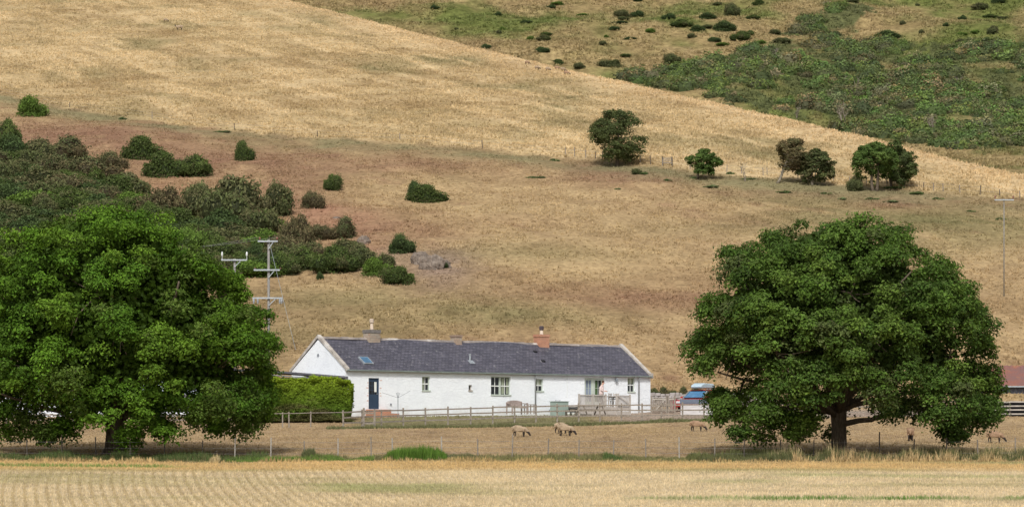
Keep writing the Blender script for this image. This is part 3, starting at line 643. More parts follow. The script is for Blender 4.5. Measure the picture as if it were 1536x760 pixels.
def bare_tree(u, v, h, label, name='bare_tree', zf=None, n=16, group=None, mat='bark2', wd=.7, thick=1.):
    g = G(u, v); root = empty(name, g, 0, label, 'bare tree', group); tb = MB(); Hh = h*pxm(g.y)
    for k in range(3):
        p, r = limb(tb, (0, 0, -.2), (random.uniform(-.4, .4)*Hh*wd, random.uniform(-.3, .3)*Hh, Hh*random.uniform(.6, .85)), .035*Hh*thick, .012*Hh*thick, 0, .1, 6, 5)
        for q in range(n//3):
            i = random.randint(2, 6); a = random.uniform(0, 6.28); e = Vector(p[i])+Vector((math.cos(a)*wd, math.sin(a)*.6, random.uniform(.3, .9)))*Hh*random.uniform(.2, .38)
            p2, _ = limb(tb, p[i], e, .011*Hh*thick, .004*Hh*thick, 0, .15, 4, 4)
            for z in range(2): limb(tb, p2[2], p2[2]+Vector((random.uniform(-1, 1)*wd, random.uniform(-1, 1), random.uniform(.1, 1)))*Hh*.14, .006*Hh*thick, .003*Hh*thick, 0, .1, 3, 4)
    tb.build('trunk', M[mat], root, True); return root
bare_tree(1118, 272, 30, 'grey leafless thorn bush between the small hawthorn and the leaning one', 'bare_thorn', thick=.7)

# far thicket
mass = []
FPAL = [np.array(c)*1.5 for c in [(.065, .10, .03), (.09, .14, .038), (.055, .08, .03), (.095, .11, .045), (.085, .085, .045), (.18, .16, .09), (.13, .12, .06), (.10, .16, .04)]]
FW = [5, 4, 3, 4, 3, 2.2, 2.0, 4]
def far_clump(x, y, z, hw, h, base):
    n = 200; d = sph(n); d[:, 2] = np.abs(d[:, 2]); C = d*np.array([hw, hw*.8, h])*rng.uniform(.78, 1.1, (n, 1))*(1+.15*np.sin(d[:, :1]*7))
    col = base*rng.uniform(.75, 1.2, (n, 1))*(.55+.55*d[:, 2:3])*rng.uniform(.6, 1.35)*np.array([rng.uniform(.85, 1.3), 1, rng.uniform(.8, 1.1)])  # dome shading painted in: leaves lighter on top, darker low down
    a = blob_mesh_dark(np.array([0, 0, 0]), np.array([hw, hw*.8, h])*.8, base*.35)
    b = leaves(C, d+rng.normal(0, .5, (n, 3)), hw*rng.uniform(.11, .24, n), col, .7)
    V, Fc, Cc = merge([a, b]); return V+np.array([x, y, z]), Fc, Cc
kk = 0
for pl, cnt, bx in ((POLY2, 1700, (900, 1580, 55, 226)), (POLY3, 80, (1165, 1305, 3, 64))):
    c0 = 0
    while c0 < cnt:
        u, v = random.uniform(bx[0], bx[1]), random.uniform(bx[2], bx[3])
        if not inpoly(u, v, pl): continue
        c0 += 1; x, y, z, fr = hit(u, v)
        if float(fbm(x/13, y/20, 77, 3)) < .42+.07*(v < 100): continue
        if not fr: continue
        sz = random.uniform(1.3, 4.2); b = random.choices(FPAL, FW)[0]
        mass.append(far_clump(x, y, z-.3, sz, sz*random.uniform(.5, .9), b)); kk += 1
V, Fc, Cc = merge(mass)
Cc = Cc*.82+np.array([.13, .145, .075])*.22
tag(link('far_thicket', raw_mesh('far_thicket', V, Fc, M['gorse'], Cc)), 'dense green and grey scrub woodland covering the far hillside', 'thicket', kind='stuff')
for i, (u, v, ww, hh) in enumerate([(935, 28, 34, 12), (958, 26, 20, 10), (1005, 30, 22, 10), (1022, 42, 34, 12), (1060, 30, 26, 10), (1098, 25, 30, 20), (1085, 48, 34, 16), (1045, 48, 22, 10), (1112, 62, 30, 14), (1008, 97, 34, 15), (920, 102, 40, 14), (815, 62, 24, 9), (812, 80, 22, 9), (1490, 52, 22, 13), (1470, 16, 30, 10), (1160, 52, 20, 9), (728, 74, 16, 8), (838, 98, 14, 8), (1140, 8, 22, 8), (1480, 70, 26, 12), (1420, 40, 10, 6), (870, 104, 22, 9), (1010, 112, 26, 10), (950, 112, 24, 10), (1330, 62, 40, 14), (686, 46, 8, 5), (1495, 6, 24, 9), (1475, 285, 0, 0)]):
    if ww: bush(u, v, ww, hh, random.choice(['green', 'deep', 'olive', 'green']), 'isolated dark green shrub on the dry grass of the far hill', 'scattered shrubs on the far hill', 'shrub', 'shrub')
random.seed(31)
for i in range(70):
    u, v = random.uniform(640, 1545), random.uniform(2, 118)
    if v > (u-430)*.262-8 or inpoly(u, v, POLY2) or inpoly(u, v, POLY3): continue
    bush(u, v, random.uniform(9, 24), random.uniform(4, 8), random.choice(['green', 'deep', 'olive', 'bright']), 'isolated dark green shrub on the dry grass of the far hill', 'scattered shrubs on the far hill', 'shrub', 'shrub')
for i, (u, v, h) in enumerate([(1268, 193, 40), (1400, 200, 28), (1160, 92, 22), (1268, 132, 20), (1285, 135, 18), (1438, 130, 18), (1332, 145, 22), (1195, 178, 22)]):
    bare_tree(u, v, h, 'largest pale dead tree in the far thicket, wide forked crown' if i == 0 else 'pale dead tree standing among the far green scrub', n=18, group='dead trees in the far thicket' if i else None, thick=1.3)

# ------------------------------------------------------------------ cottage
TH = R(38); A = Vector((-10.64, 200, 2.7)); Lc, Wc = 25.6, 6.1
def face_s(u):
    t = (u-CU)/F; return (t*A.y-A.x)/(math.cos(TH)-t*math.sin(TH))
def face_z(u, v): s_ = face_s(u); return (HV-v)/F*(A.y+math.sin(TH)*s_)-A.z
def ffz(u, v, dy):   # height of row v for a plane dy in front of the facade
    t = (u-CU)/F; Ax = A.x+math.sin(TH)*dy; Ay = A.y-math.cos(TH)*dy
    s_ = (t*Ay-Ax)/(math.cos(TH)-t*math.sin(TH)); return s_, (HV-v)/F*(Ay+math.sin(TH)*s_)-A.z
mw, nt, out = newmat('whitewashed_rubble'); b = N(nt, 'ShaderNodeBsdfPrincipled', Roughness=.85); b.inputs['Specular IOR Level'].default_value = .1; nt.links.new(b.outputs[0], out.inputs[0])
tc = N(nt, 'ShaderNodeTexCoord'); mp = N(nt, 'ShaderNodeMapping'); mp.inputs['Scale'].default_value = (1, 1, 1.7); nt.links.new(tc.outputs['Object'], mp.inputs[0])
vo = N(nt, 'ShaderNodeTexVoronoi', feature='DISTANCE_TO_EDGE'); vo.inputs['Scale'].default_value = 3.2; nt.links.new(mp.outputs[0], vo.inputs['Vector'])
ed = ramp(nt, vo.outputs['Distance'], 0, .06)
col = mixc(nt, ed, (.74, .77, .80), (.80, .83, .86)); col = mixc(nt, ramp(nt, noise(nt, .8, 6), .45, .8), col, (.71, .74, .78)); col = mixc(nt, ramp(nt, noise(nt, 3, 6), .64, .74), col, (.60, .60, .61))
sx = N(nt, 'ShaderNodeSeparateXYZ'); nt.links.new(tc.outputs['Object'], sx.inputs[0]); ad = N(nt, 'ShaderNodeMath', operation='MULTIPLY_ADD'); ad.inputs[1].default_value = 1.6; nt.links.new(noise(nt, 1.1, 6, sc=(2, 2, .7)), ad.inputs[0]); nt.links.new(sx.outputs[2], ad.inputs[2])
grm = N(nt, 'ShaderNodeMath', operation='SUBTRACT'); grm.inputs[0].default_value = 1.75; nt.links.new(ad.outputs[0], grm.inputs[1])
col = mixc(nt, ramp(nt, grm.outputs[0], .1, 1.0, (0, 0, 0, 1), (.55, .55, .55, 1)), col, (.50, .47, .42))
nt.links.new(col, b.inputs['Base Color']); bp = N(nt, 'ShaderNodeBump'); bp.inputs['Distance'].default_value = .010; nt.links.new(ed, bp.inputs['Height']); nt.links.new(bp.outputs[0], b.inputs['Normal'])
M['white'] = mw
def brickish(name, c1, c2, mortar, scale, rowh, bw, var=.5, bump=.01, swap=None, patches=None, rough=.7, msize=.012):
    m, nt, out = newmat(name); b = N(nt, 'ShaderNodeBsdfPrincipled', Roughness=rough); b.inputs['Specular IOR Level'].default_value = .25; nt.links.new(b.outputs[0], out.inputs[0])
    tc = N(nt, 'ShaderNodeTexCoord'); sp = N(nt, 'ShaderNodeSeparateXYZ'); nt.links.new(tc.outputs['Object'], sp.inputs[0]); cb = N(nt, 'ShaderNodeCombineXYZ')
    nt.links.new(sp.outputs[0], cb.inputs[0]); nt.links.new(sp.outputs[2], cb.inputs[1])
    if swap:
        ad = N(nt, 'ShaderNodeMath', operation='ADD'); nt.links.new(sp.outputs[0], ad.inputs[0]); nt.links.new(sp.outputs[1], ad.inputs[1]); nt.links.new(ad.outputs[0], cb.inputs[0])
    br = N(nt, 'ShaderNodeTexBrick'); nt.links.new(cb.outputs[0], br.inputs['Vector']); br.inputs['Scale'].default_value = scale; br.inputs['Brick Width'].default_value = bw; br.inputs['Row Height'].default_value = rowh
    br.inputs['Mortar Size'].default_value = msize; br.inputs['Color1'].default_value = (*c1, 1); br.inputs['Color2'].default_value = (*c2, 1); br.inputs['Mortar'].default_value = (*mortar, 1); br.inputs['Bias'].default_value = 0
    col = mixc(nt, ramp(nt, noise(nt, .9, 6), .3, .75), br.outputs['Color'], mixc(nt, 1., br.outputs['Color'], (.7, .7, .7), 'MULTIPLY'))
    if patches: col = mixc(nt, ramp(nt, noise(nt, patches[1], 5), patches[2], patches[2]+.06), col, patches[0])
    nt.links.new(col, b.inputs['Base Color']); bp = N(nt, 'ShaderNodeBump'); bp.inputs['Distance'].default_value = bump; nt.links.new(br.outputs['Fac'], bp.inputs['Height']); bp.invert = True; nt.links.new(bp.outputs[0], b.inputs['Normal'])
    return m
M['slate'] = brickish('roof_slates', (.080, .078, .102), (.135, .128, .158), (.04, .04, .05), 1, .115, .28, bump=.015, patches=((.185, .18, .19), 3.2, .62), rough=.55)
M['brick'] = brickish('red_brick', (.60, .25, .14), (.50, .20, .12), (.50, .36, .26), 1, .075, .225, swap=True)
M['stonech'] = brickish('mixed_chimney_stone', (.40, .34, .27), (.38, .27, .20), (.30, .27, .23), 1, .16, .34, swap=True)
M['stonecope'] = surf('coping_stone', (.50, .46, .41), (.30, .27, .24), 2.5, .85, bump=.02, c3=(.62, .60, .57), s3=1.8)
M['pot'] = surf('chimney_pot_clay', (.55, .45, .36), (.42, .34, .27), 4, .7); M['potr'] = surf('red_clay_pot', (.22, .09, .08), (.12, .06, .06), 4, .6)
M['doorblue'] = surf('dark_blue_paint', (.03, .055, .095), (.025, .045, .08), 3, .4, .4)
M['sage'] = surf('sage_paint', (.50, .55, .49), (.43, .48, .42), 4, .5, .3); M['whitep'] = surf('white_paint', (.75, .77, .74), (.65, .67, .64), 4, .5, .3)
def glass(name, c=(.02, .022, .025), rough=.08):
    m = surf(name, c, tuple(x*1.6 for x in c), 1.3, rough, .8); return m
M['glass'] = glass('window_glass'); M['glassb'] = glass('blue_skylight_glass', (.05, .12, .20), .2); M['glassc'] = glass('windscreen_glass', (.06, .15, .27), .12); M['glassp'] = glass('pale_reflecting_glass', (.17, .20, .26), .1)
M['curtain'] = surf('pale_curtain', (.33, .36, .27), (.22, .25, .17), 9, .9, sc=(6, 1, .2)); M['green'] = surf('green_box_paint', (.29, .36, .32), (.25, .31, .28), 2, .5, .3)
M['lead'] = surf('lead_grey', (.30, .33, .36), (.2, .22, .24), 4, .5, .4); M['pipe'] = surf('grey_downpipe', (.27, .28, .28), (.2, .21, .21), 5, .5, .3)
M['gut'] = surf('gutter_paint', (.22, .26, .25), (.15, .18, .17), 3, .5, .3)
cot = empty('cottage', A, TH, 'long single storey white cottage with dark slate roof and three chimneys', 'cottage')
EZ = 5.83-A.z; RZ = 7.84-A.z; WB = -1.2
def op(u0, u1, v0, v1):
    return (face_s(u0), face_s(u1), face_z((u0+u1)/2, v1), face_z((u0+u1)/2, v0))
OPS = {'door': op(553, 569, 566.5, 613), 'w1': op(633, 645, 564.5, 586), 'w2': op(703, 708, 577, 586), 'w3': op(736.5, 766, 564.5, 592.5), 'w4': op(802.5, 815, 568, 587), 'fr': op(877, 906, 566.5, 608.5), 'w5': op(941.5, 952.5, 566, 588)}
def wall_cells(mb, L, z0, z1, ops, depth=.22):
    xs = sorted({0, L, *[o[0] for o in ops], *[o[1] for o in ops]}); zs = sorted({z0, z1, *[o[2] for o in ops], *[o[3] for o in ops]})
    for i in range(len(xs)-1):
        for j in range(len(zs)-1):
            cx, cz = (xs[i]+xs[i+1])/2, (zs[j]+zs[j+1])/2
            if any(o[0] < cx < o[1] and o[2] < cz < o[3] for o in ops): continue
            mb.add([(xs[i], 0, zs[j]), (xs[i+1], 0, zs[j]), (xs[i+1], 0, zs[j+1]), (xs[i], 0, zs[j+1])], [(0, 1, 2, 3)])
    for x0, x1, a, c in ops:
        for q in ([(x0, a), (x1, a)], [(x1, a), (x1, c)], [(x1, c), (x0, c)], [(x0, c), (x0, a)]):
            mb.add([(q[0][0], 0, q[0][1]), (q[1][0], 0, q[1][1]), (q[1][0], depth, q[1][1]), (q[0][0], depth, q[0][1])], [(0, 1, 2, 3)])
mb = MB(); wall_cells(mb, Lc, WB, EZ, list(OPS.values()))
mb.add([(0, 0, WB), (0, Wc, WB), (0, Wc, EZ), (0, Wc/2, RZ-.05), (0, 0, EZ)], [(0, 1, 2, 3, 4)])
mb.add([(Lc, 0, WB), (Lc, Wc, WB), (Lc, Wc, EZ), (Lc, Wc/2, RZ-.05), (Lc, 0, EZ)], [(4, 3, 2, 1, 0)])
mb.add([(0, Wc, WB), (Lc, Wc, WB), (Lc, Wc, EZ), (0, Wc, EZ)], [(3, 2, 1, 0)])
mb.build('wall', M['white'], cot)
# dark rooms behind the openings
dk = surf('dark_interior', (.02, .02, .02), (.012, .012, .012), 2, .95)
# roof slab with overhang
def zr(y): return EZ+(RZ-EZ)*(y/(Wc/2)) if y <= Wc/2 else EZ+(RZ-EZ)*((Wc-y)/(Wc/2))
mb = MB(); ov = .14
prof = [(-ov, zr(0)-ov*.66), (Wc/2, RZ), (Wc+ov, zr(0)-ov*.66), (Wc+ov, zr(0)-ov*.66+.09), (Wc/2, RZ+.10), (-ov, zr(0)-ov*.66+.09)]
nx = 60      # slightly sagging old roof
pv = []; 
for i in range(nx+1):
    x = .02+(Lc-.04)*i/nx; sag = -.045*math.sin(i*.31)-.03*math.sin(i*.13+1)
    pv.append([(x, p[0], p[1]+(sag if abs(p[0]-Wc/2) < .1 else sag*.3)) for p in prof])
for i in range(nx):
    for k in range(6):
        k2 = (k+1) % 6; mb.add([pv[i][k], pv[i][k2], pv[i+1][k2], pv[i+1][k]], [(0, 1, 2, 3)])
mb.add(pv[0], [tuple(range(6))]); mb.add(pv[-1], [tuple(range(6))[::-1]])
roof = mb.build('roof', M['slate'], cot)
mb = MB(); x = .3
while x < Lc-.4:
    l = random.uniform(.5, .9); 
    mb.prism([(Wc/2-.13, RZ+.02), (Wc/2, RZ+.17+random.uniform(-.02, .02)), (Wc/2+.13, RZ+.02)], x, x+l+.0, 'x')
    x += l
mb.build('ridge_stones', surf('ridge_stone', (.30, .26, .235), (.17, .15, .14), 1.4, .85, bump=.02, c3=(.50, .47, .44), s3=.6), roof)
for x0, nm in ((-.06, 'skew'), (Lc-.2, 'skew')):
    mb = MB(); d = [(-.18, zr(0)-.12), (Wc/2, RZ+.06), (Wc+.18, zr(0)-.12), (Wc+.18, zr(0)+.08), (Wc/2, RZ+.27), (-.18, zr(0)+.08)]; mb.prism(d, x0, x0+.26, 'x'); o = mb.build(nm, M['stonecope'], cot)
MBs = MB(); MBs.prism([(-.2, zr(0)-.2), (.12, zr(0)-.1), (.12, zr(0)+.2), (-.2, zr(0)+.14)], Lc-.22, Lc+.1, 'x'); MBs.build('skew_putt', M['stonecope'], cot)
# gutter
mb = MB(); mb.box(0, Lc, -.26, -.145, EZ-.11, EZ-.03); mb.build('gutter', M['gut'], cot)
for u, v1 in ((802, 615), (957, 612)):
    s_ = face_s(u); mb = MB(); mb.tube([(s_, -.2, EZ-.1), (s_, -.09, EZ-.35), (s_, -.09, face_z(u, v1+4))], .05, 8); mb.build('downpipe', M['pipe'], cot, True)
mb = MB(); s_ = face_s(850.5); mb.tube([(s_, -.02, EZ-.1), (s_, -.02, EZ-1.6)], .014, 5); mb.build('cable', M['whitep'], cot)
def window(o, lights=1, sashes=True, frame='sage', curtain=None, glassm='glass', bars=True, name='window'):
    x0, x1, z0, z1 = o; y = .1; fr = MB(); t = .06
    fr.box(x0, x1, y, y+.08, z1-t, z1); fr.box(x0-.03, x1+.03, -.05, y+.08, z0-.03, z0+t); fr.box(x0, x0+t, y, y+.08, z0+t, z1-t); fr.box(x1-t, x1, y, y+.08, z0+t, z1-t)
    wlt = (x1-x0)/lights
    for k in range(1, lights): fr.box(x0+k*wlt-.07, x0+k*wlt+.07, y-.005, y+.08, z0+t, z1-t)
    w_ = fr.build(name, M[frame], cot); sb = MB()
    for k in range(lights):
        a, c = x0+k*wlt+t, x0+(k+1)*wlt-t; mid = (z0+z1)/2
        if sashes: sb.box(a, c, y+.015, y+.055, mid-.035, mid+.035)
        if bars: sb.box((a+c)/2-.016, (a+c)/2+.016, y+.02, y+.05, z0+t, z1-t)
    if sashes or bars: sb.build('glazing_bar', M['whitep'], w_)
    g = MB(); g.box(x0+t*.5, x1-t*.5, y+.056, y+.066, z0+t*.5, z1-t*.5); g.build('pane', M[glassm], w_)
    if curtain:
        cm = MB()
        for (a, c, d, e) in curtain:
            cm.box(x0+(x1-x0)*a, x0+(x1-x0)*c, y+.049, y+.0555, z0+(z1-z0)*d, z0+(z1-z0)*e)
        cm.build('curtain', M['curtain'], w_)
    return w_
window(OPS['w1'], curtain=[(.12, .4, .1, .9)]); window(OPS['w2'], sashes=False, bars=False, frame='stonecope'); window(OPS['w3'], lights=2, curtain=[(.6, .72, .08, .92), (.84, .93, .08, .92)]); window(OPS['w4'], curtain=[(.14, .85, .55, .92)]); window(OPS['w5'], curtain=[(.14, .85, .6, .92)])
# front door
x0, x1, z0, z1 = OPS['door']; mb = MB(); mb.box(x0, x0+.07, .06, .16, z0, z1); mb.box(x1-.07, x1, .06, .16, z0, z1); mb.box(x0+.07, x1-.07, .06, .16, z1-.08, z1)
mb.build('door_frame', M['doorblue'], cot)
mb = MB(); mb.box(x0+.07, x1-.07, .10, .15, z0, z1-.08); 
for q in (.12, .3): mb.box(x0+.07+(x1-x0-.14)*(q-.0), x0+.07+(x1-x0-.14)*(q+.12)+.05, .088, .0995, z0+.15, z0+.8)
dr = mb.build('door', M['doorblue'], cot); xm = x0+.14; xw = x1-x0-.28
mb = MB(); mb.box(xm, xm+xw, .09, .098, z0+.95, z1-.22); mb.build('pane', M['glass'], dr)
mb = MB()
for k in (1, 2): mb.box(xm+xw*k/3-.012, xm+xw*k/3+.012, .075, .0885, z0+.95, z1-.22)
for k in (1, 2): mb.box(xm, xm+xw, .07, .0745, z0+.95+(z1-.22-z0-.95)*k/3-.012, z0+.95+(z1-.22-z0-.95)*k/3+.012)
mb.build('glazing_bar', M['doorblue'], dr)
mb = MB(); mb.box(xm+xw*.62, xm+xw*.95, .0685, .0695, z0+1.1, z1-.25); mb.build('curtain', M['whitep'], dr)
mb = MB(); mb.tube([(x1-.13, .03, z0+.98), (x1-.13, .095, z0+.98)], .025, 8); mb.build('handle', M['galv'], dr)
mb = MB()
random.seed(5)
for k in range(12):
    for sx in (-1, 1):
        if random.random() < .6: xx = x0-.02 if sx < 0 else x1+.02; ww = random.uniform(.06, .2); mb.box(min(xx, xx+sx*ww), max(xx, xx+sx*ww), -.012, .01, z0+k*.165, z0+k*.165+.07)
mb.build('brick_quoins', surf('pale_worn_brick', (.62, .42, .37), (.7, .58, .54), 6, .85), cot)
mb = MB(); mb.box(x0-.25, x1+.55, -.55, -.001, z0-.6, z0-.03); mb.box(x0-.35, x1+.9, -.95, -.551, z0-.6, z0-.28); mb.build('steps', M['brick'], cot)
# french doors
x0, x1, z0, z1 = OPS['fr']; mb = MB(); t = .07; xm = (x0+x1)/2-.02
mb.box(x0, x1, .08, .18, z1-t, z1); mb.box(x0, x0+t*1.6, .08, .18, z0, z1-t); mb.box(x1-t, x1, .08, .18, z0, z1-t); mb.box(xm-.09, xm+.09, .075, .18, z0, z1-t); fd = mb.build('door_frame', M['sage'], cot)
for a, c, gm in ((x0+t*1.6, xm-.09, 'glassp'), (xm+.09, x1-t, 'glass')):
    mb = MB(); mb.box(a, c, .11, .15, z0, z0+.3); mb.box(a, c, .11, .15, z1-t-.08, z1-t); mb.box(a, a+.08, .11, .15, z0+.3, z1-t-.08); mb.box(c-.08, c, .11, .15, z0+.3, z1-t-.08)
    mb.box((a+c)/2-.015, (a+c)/2+.015, .115, .14, z0+.3, z1-t-.08)
    for q in (.33, .66): mb.box(a+.08, c-.08, .117, .138, z0+.3+(z1-z0-.5)*q-.012, z0+.3+(z1-z0-.5)*q+.012)
    d_ = mb.build('french_door', M['sage'], cot); g = MB(); g.box(a+.08, c-.08, .139, .149, z0+.3, z1-t-.08); g.build('pane', M[gm], d_)
mb = MB(); mb.box(xm+.2, xm+.38, .134, .1385, z0+.3, z1-.2); mb.build('curtain', surf('green_curtain', (.08, .13, .055), (.05, .09, .035), 5, .9), cot)
# wall lantern
s_ = face_s(923); z_ = face_z(923, 570); mb = MB(); mb.box(s_-.02, s_+.02, -.14, 0, z_+.17, z_+.2); mb.prism([(s_-.07, z_-.1), (s_+.07, z_-.1), (s_+.09, z_+.1), (s_, z_+.17), (s_-.09, z_+.1)], -.2, -.07); mb.build('wall_lantern', M['lead'], cot)
s_ = face_s(586); z_ = face_z(586, 606); mb = MB(); mb.box(s_-.05, s_+.05, -.05, 0, z_-.06, z_+.06); mb.build('vent', M['lead'], cot)
s_ = face_s(824.5); z_ = face_z(824, 615); mb = MB(); mb.tube([(s_, -.06, z_), (s_, 0, z_)], .07, 10); mb.build('boiler_flue', M['lead'], cot)
mb = MB(); z_ = EZ+.95; mb.tube([(-.03, Wc/2, z_), (.02, Wc/2, z_)], .11, 10); mb.build('gable_vent', M['lead'], cot)
# skylight, vent pipe : local coordinates on the front slope
def slope_pt(u, v):
    best = None
    for y in np.linspace(0, Wc/2, 200):
        t = (u-CU)/F; Ax = A.x-math.sin(TH)*y; Ay = A.y+math.cos(TH)*y; s_ = (t*Ay-Ax)/(math.cos(TH)-t*math.sin(TH))
        z_ = zr(y)+.1; vv = HV-F*(z_+A.z)/(Ay+math.sin(TH)*s_)
        if best is None or abs(vv-v) < best[0]: best = (abs(vv-v), s_, y)
    return best[1], best[2]
sl = math.atan2(RZ-EZ, Wc/2)
def slope_box(x0, x1, q0, q1, h0, h1, mb):   # q distance up slope from y=0
    vs = []
    for h in (h0, h1):
        for q in (q0, q1):
            for x in (x0, x1): vs.append((x, q*math.cos(sl)-h*math.sin(sl), EZ+q*math.sin(sl)+h*math.cos(sl)))
    mb.add(vs, [(0, 2, 3, 1), (4, 5, 7, 6), (0, 1, 5, 4), (2, 6, 7, 3), (0, 4, 6, 2), (1, 3, 7, 5)])
s_, y_ = slope_pt(548, 540); q = y_/math.cos(sl)
mb = MB(); slope_box(s_-.38, s_+.38, q-.42, q+.42, .05, .15, mb); sk = mb.build('skylight', M['lead'], cot); mb = MB(); slope_box(s_-.3, s_+.3, q-.34, q+.34, .1, .165, mb); mb.build('pane', M['glassb'], sk)
s_, y_ = slope_pt(705, 541); mb = MB(); mb.tube([(s_, y_, zr(y_)), (s_, y_, zr(y_)+.5)], .06, 8); mb.tube([(s_, y_, zr(y_)+.5), (s_, y_, zr(y_)+.56)], .09, 8); vp = mb.build('vent_pipe', M['galv'], cot)
mb = MB(); q = y_/math.cos(sl); slope_box(s_-.18, s_+.22, q-.3, q+.1, .08, .115, mb); mb.build('flashing', M['lead'], vp)
for u, v in ((802, 527), (814, 541)):
    s_, y_ = slope_pt(u, v); q = y_/math.cos(sl); mb = MB(); slope_box(s_-.12, s_+.12, q-.1, q+.1, .08, .17, mb); mb.build('slate_vent', surf('dark_vent_plastic', (.03, .03, .035), None, 3, .6), cot)
# chimneys
def chim(u0, u1, vtop, vcap, mat, capmat, pots, y0=Wc/2-.33, y1=Wc/2+.33, capov=.035, name='chimney'):
    dy = -(Wc/2-.33); s0, _ = ffz(u0+8.5, 500, dy); s1, _ = ffz(u1, 500, dy); _, zt = ffz((u0+u1)/2, vtop, dy); _, zc = ffz((u0+u1)/2, vcap, dy)
    mb = MB(); mb.box(s0, s1, y0, y1, RZ-.6, zc); c = mb.build(name, mat, cot)
    mb = MB(); mb.box(s0-capov, s1+capov, y0-capov, y1+capov, zc+.002, zt); mb.build('chimney_cap', capmat, c)
    for (f, h, r, mt, hood) in pots:
        x = s0+(s1-s0)*f; y = (y0+y1)/2; p = MB(); p.tube([(x, y, zt), (x, y, zt+h*.12), (x, y, zt+h*.14), (x, y, zt+h)], [r*1.2, r*1.2, r, r*.85], 12); pp = p.build('chimney_pot', mt, c, True)
        if hood: p = MB(); p.tube([(x, y, zt+h), (x, y, zt+h+.05), (x, y, zt+h+.24), (x, y, zt+h+.3)], [r*.8, r*1.35, r*1.35, r*.9], 10); p.build('cowl', hood, pp)
    return c
M['cowl'] = surf('dark_cowl_metal', (.09, .06, .07), (.05, .04, .045), 5, .5, .4)
chim(545, 570.5, 494, 499, M['stonech'], surf('sooty_cap_stone', (.20, .18, .17), (.13, .12, .11), 4, .85), [(.5, .42, .11, M['pot'], M['pot'])])
chim(676, 693, 502, 505, M['stonech'], surf('brown_cap_stone', (.3, .22, .17), None, 4, .85), [])
chim(801, 824, 501, 505, M['brick'], M['brick'], [(.5, .28, .12, M['pot'], M['cowl'])])

# lean-to shed on the gable
sh = empty('lean_to_shed', A, TH, 'timber lean-to with flat dark roof behind the hedge, against the gable', 'shed')
M['board'] = surf('shed_boards', (.36, .31, .25), (.20, .17, .14), 2.5, .85, sc=(5, 5, .4))
mb = MB(); random.seed(9); x = -6.3
while x < -.12:
    w_ = random.uniform(.14, .2); mb.box(x, min(x+w_-.02, -.1), .12+random.uniform(0, .012), .16, -1.2, 2.52); x += w_
mb.box(-6.3, -.1, .165, 4.4, -1.2, 2.5); mb.build('wall', M['board'], sh)
mb = MB(); 
mb.add([(-6.7, -.15, 2.86), (.12, -.15, 2.54), (.12, 4.6, 2.78), (-6.7, 4.6, 3.02), (-6.7, -.15, 2.98), (.12, -.15, 2.66), (.12, 4.6, 2.9), (-6.7, 4.6, 3.14)], [(3, 2, 1, 0), (4, 5, 6, 7), (0, 1, 5, 4), (1, 2, 6, 5), (2, 3, 7, 6), (3, 0, 4, 7)])
mb.build('roof', surf('bitumen_felt', (.10, .10, .12), (.17, .165, .18), 3, .8), sh)
mb = MB(); mb.bar((-6.7, -.22, 2.68), (.12, -.22, 2.38), .1, .05); mb.build('gutter', M['lead'], sh)

# white outbuilding seen through the left tree
ob = empty('outbuilding', PG(150, 206), R(4), 'long pale farm building glimpsed through the lower branches of the left tree', 'building'); ob.location.z = 2.1
mb = MB(); mb.box(-8.5, 6.9, 0, 6, -1, 2.35)
for xe in (-8.5, 6.9): mb.add([(xe, 0, 2.35), (xe, 6, 2.35), (xe, 3, 3.45)], [(0, 1, 2)])
mb.build('wall', surf('pale_harling', (.72, .76, .82), (.64, .68, .74), 2, .9), ob)
mb = MB(); mb.add([(-8.7, -.25, 2.28), (7.1, -.25, 2.28), (7.1, 3, 3.55), (-8.7, 3, 3.55), (-8.7, 6.25, 2.28), (7.1, 6.25, 2.28)], [(0, 1, 2, 3), (3, 2, 5, 4)])
o = mb.build('roof', surf('pale_sheet_roof', (.62, .68, .76), (.52, .58, .66), 2, .5, .3), ob); sm = o.modifiers.new('s', 'SOLIDIFY'); sm.thickness = .06
for x in (-5, -1, 3):
    mb = MB(); mb.box(x, x+.9, -.03, .001, .9, 1.8); w_ = mb.build('window', M['whitep'], ob); mb = MB(); mb.box(x+.07, x+.83, -.035, -.0305, .97, 1.73); mb.build('pane', M['glassp'], w_)

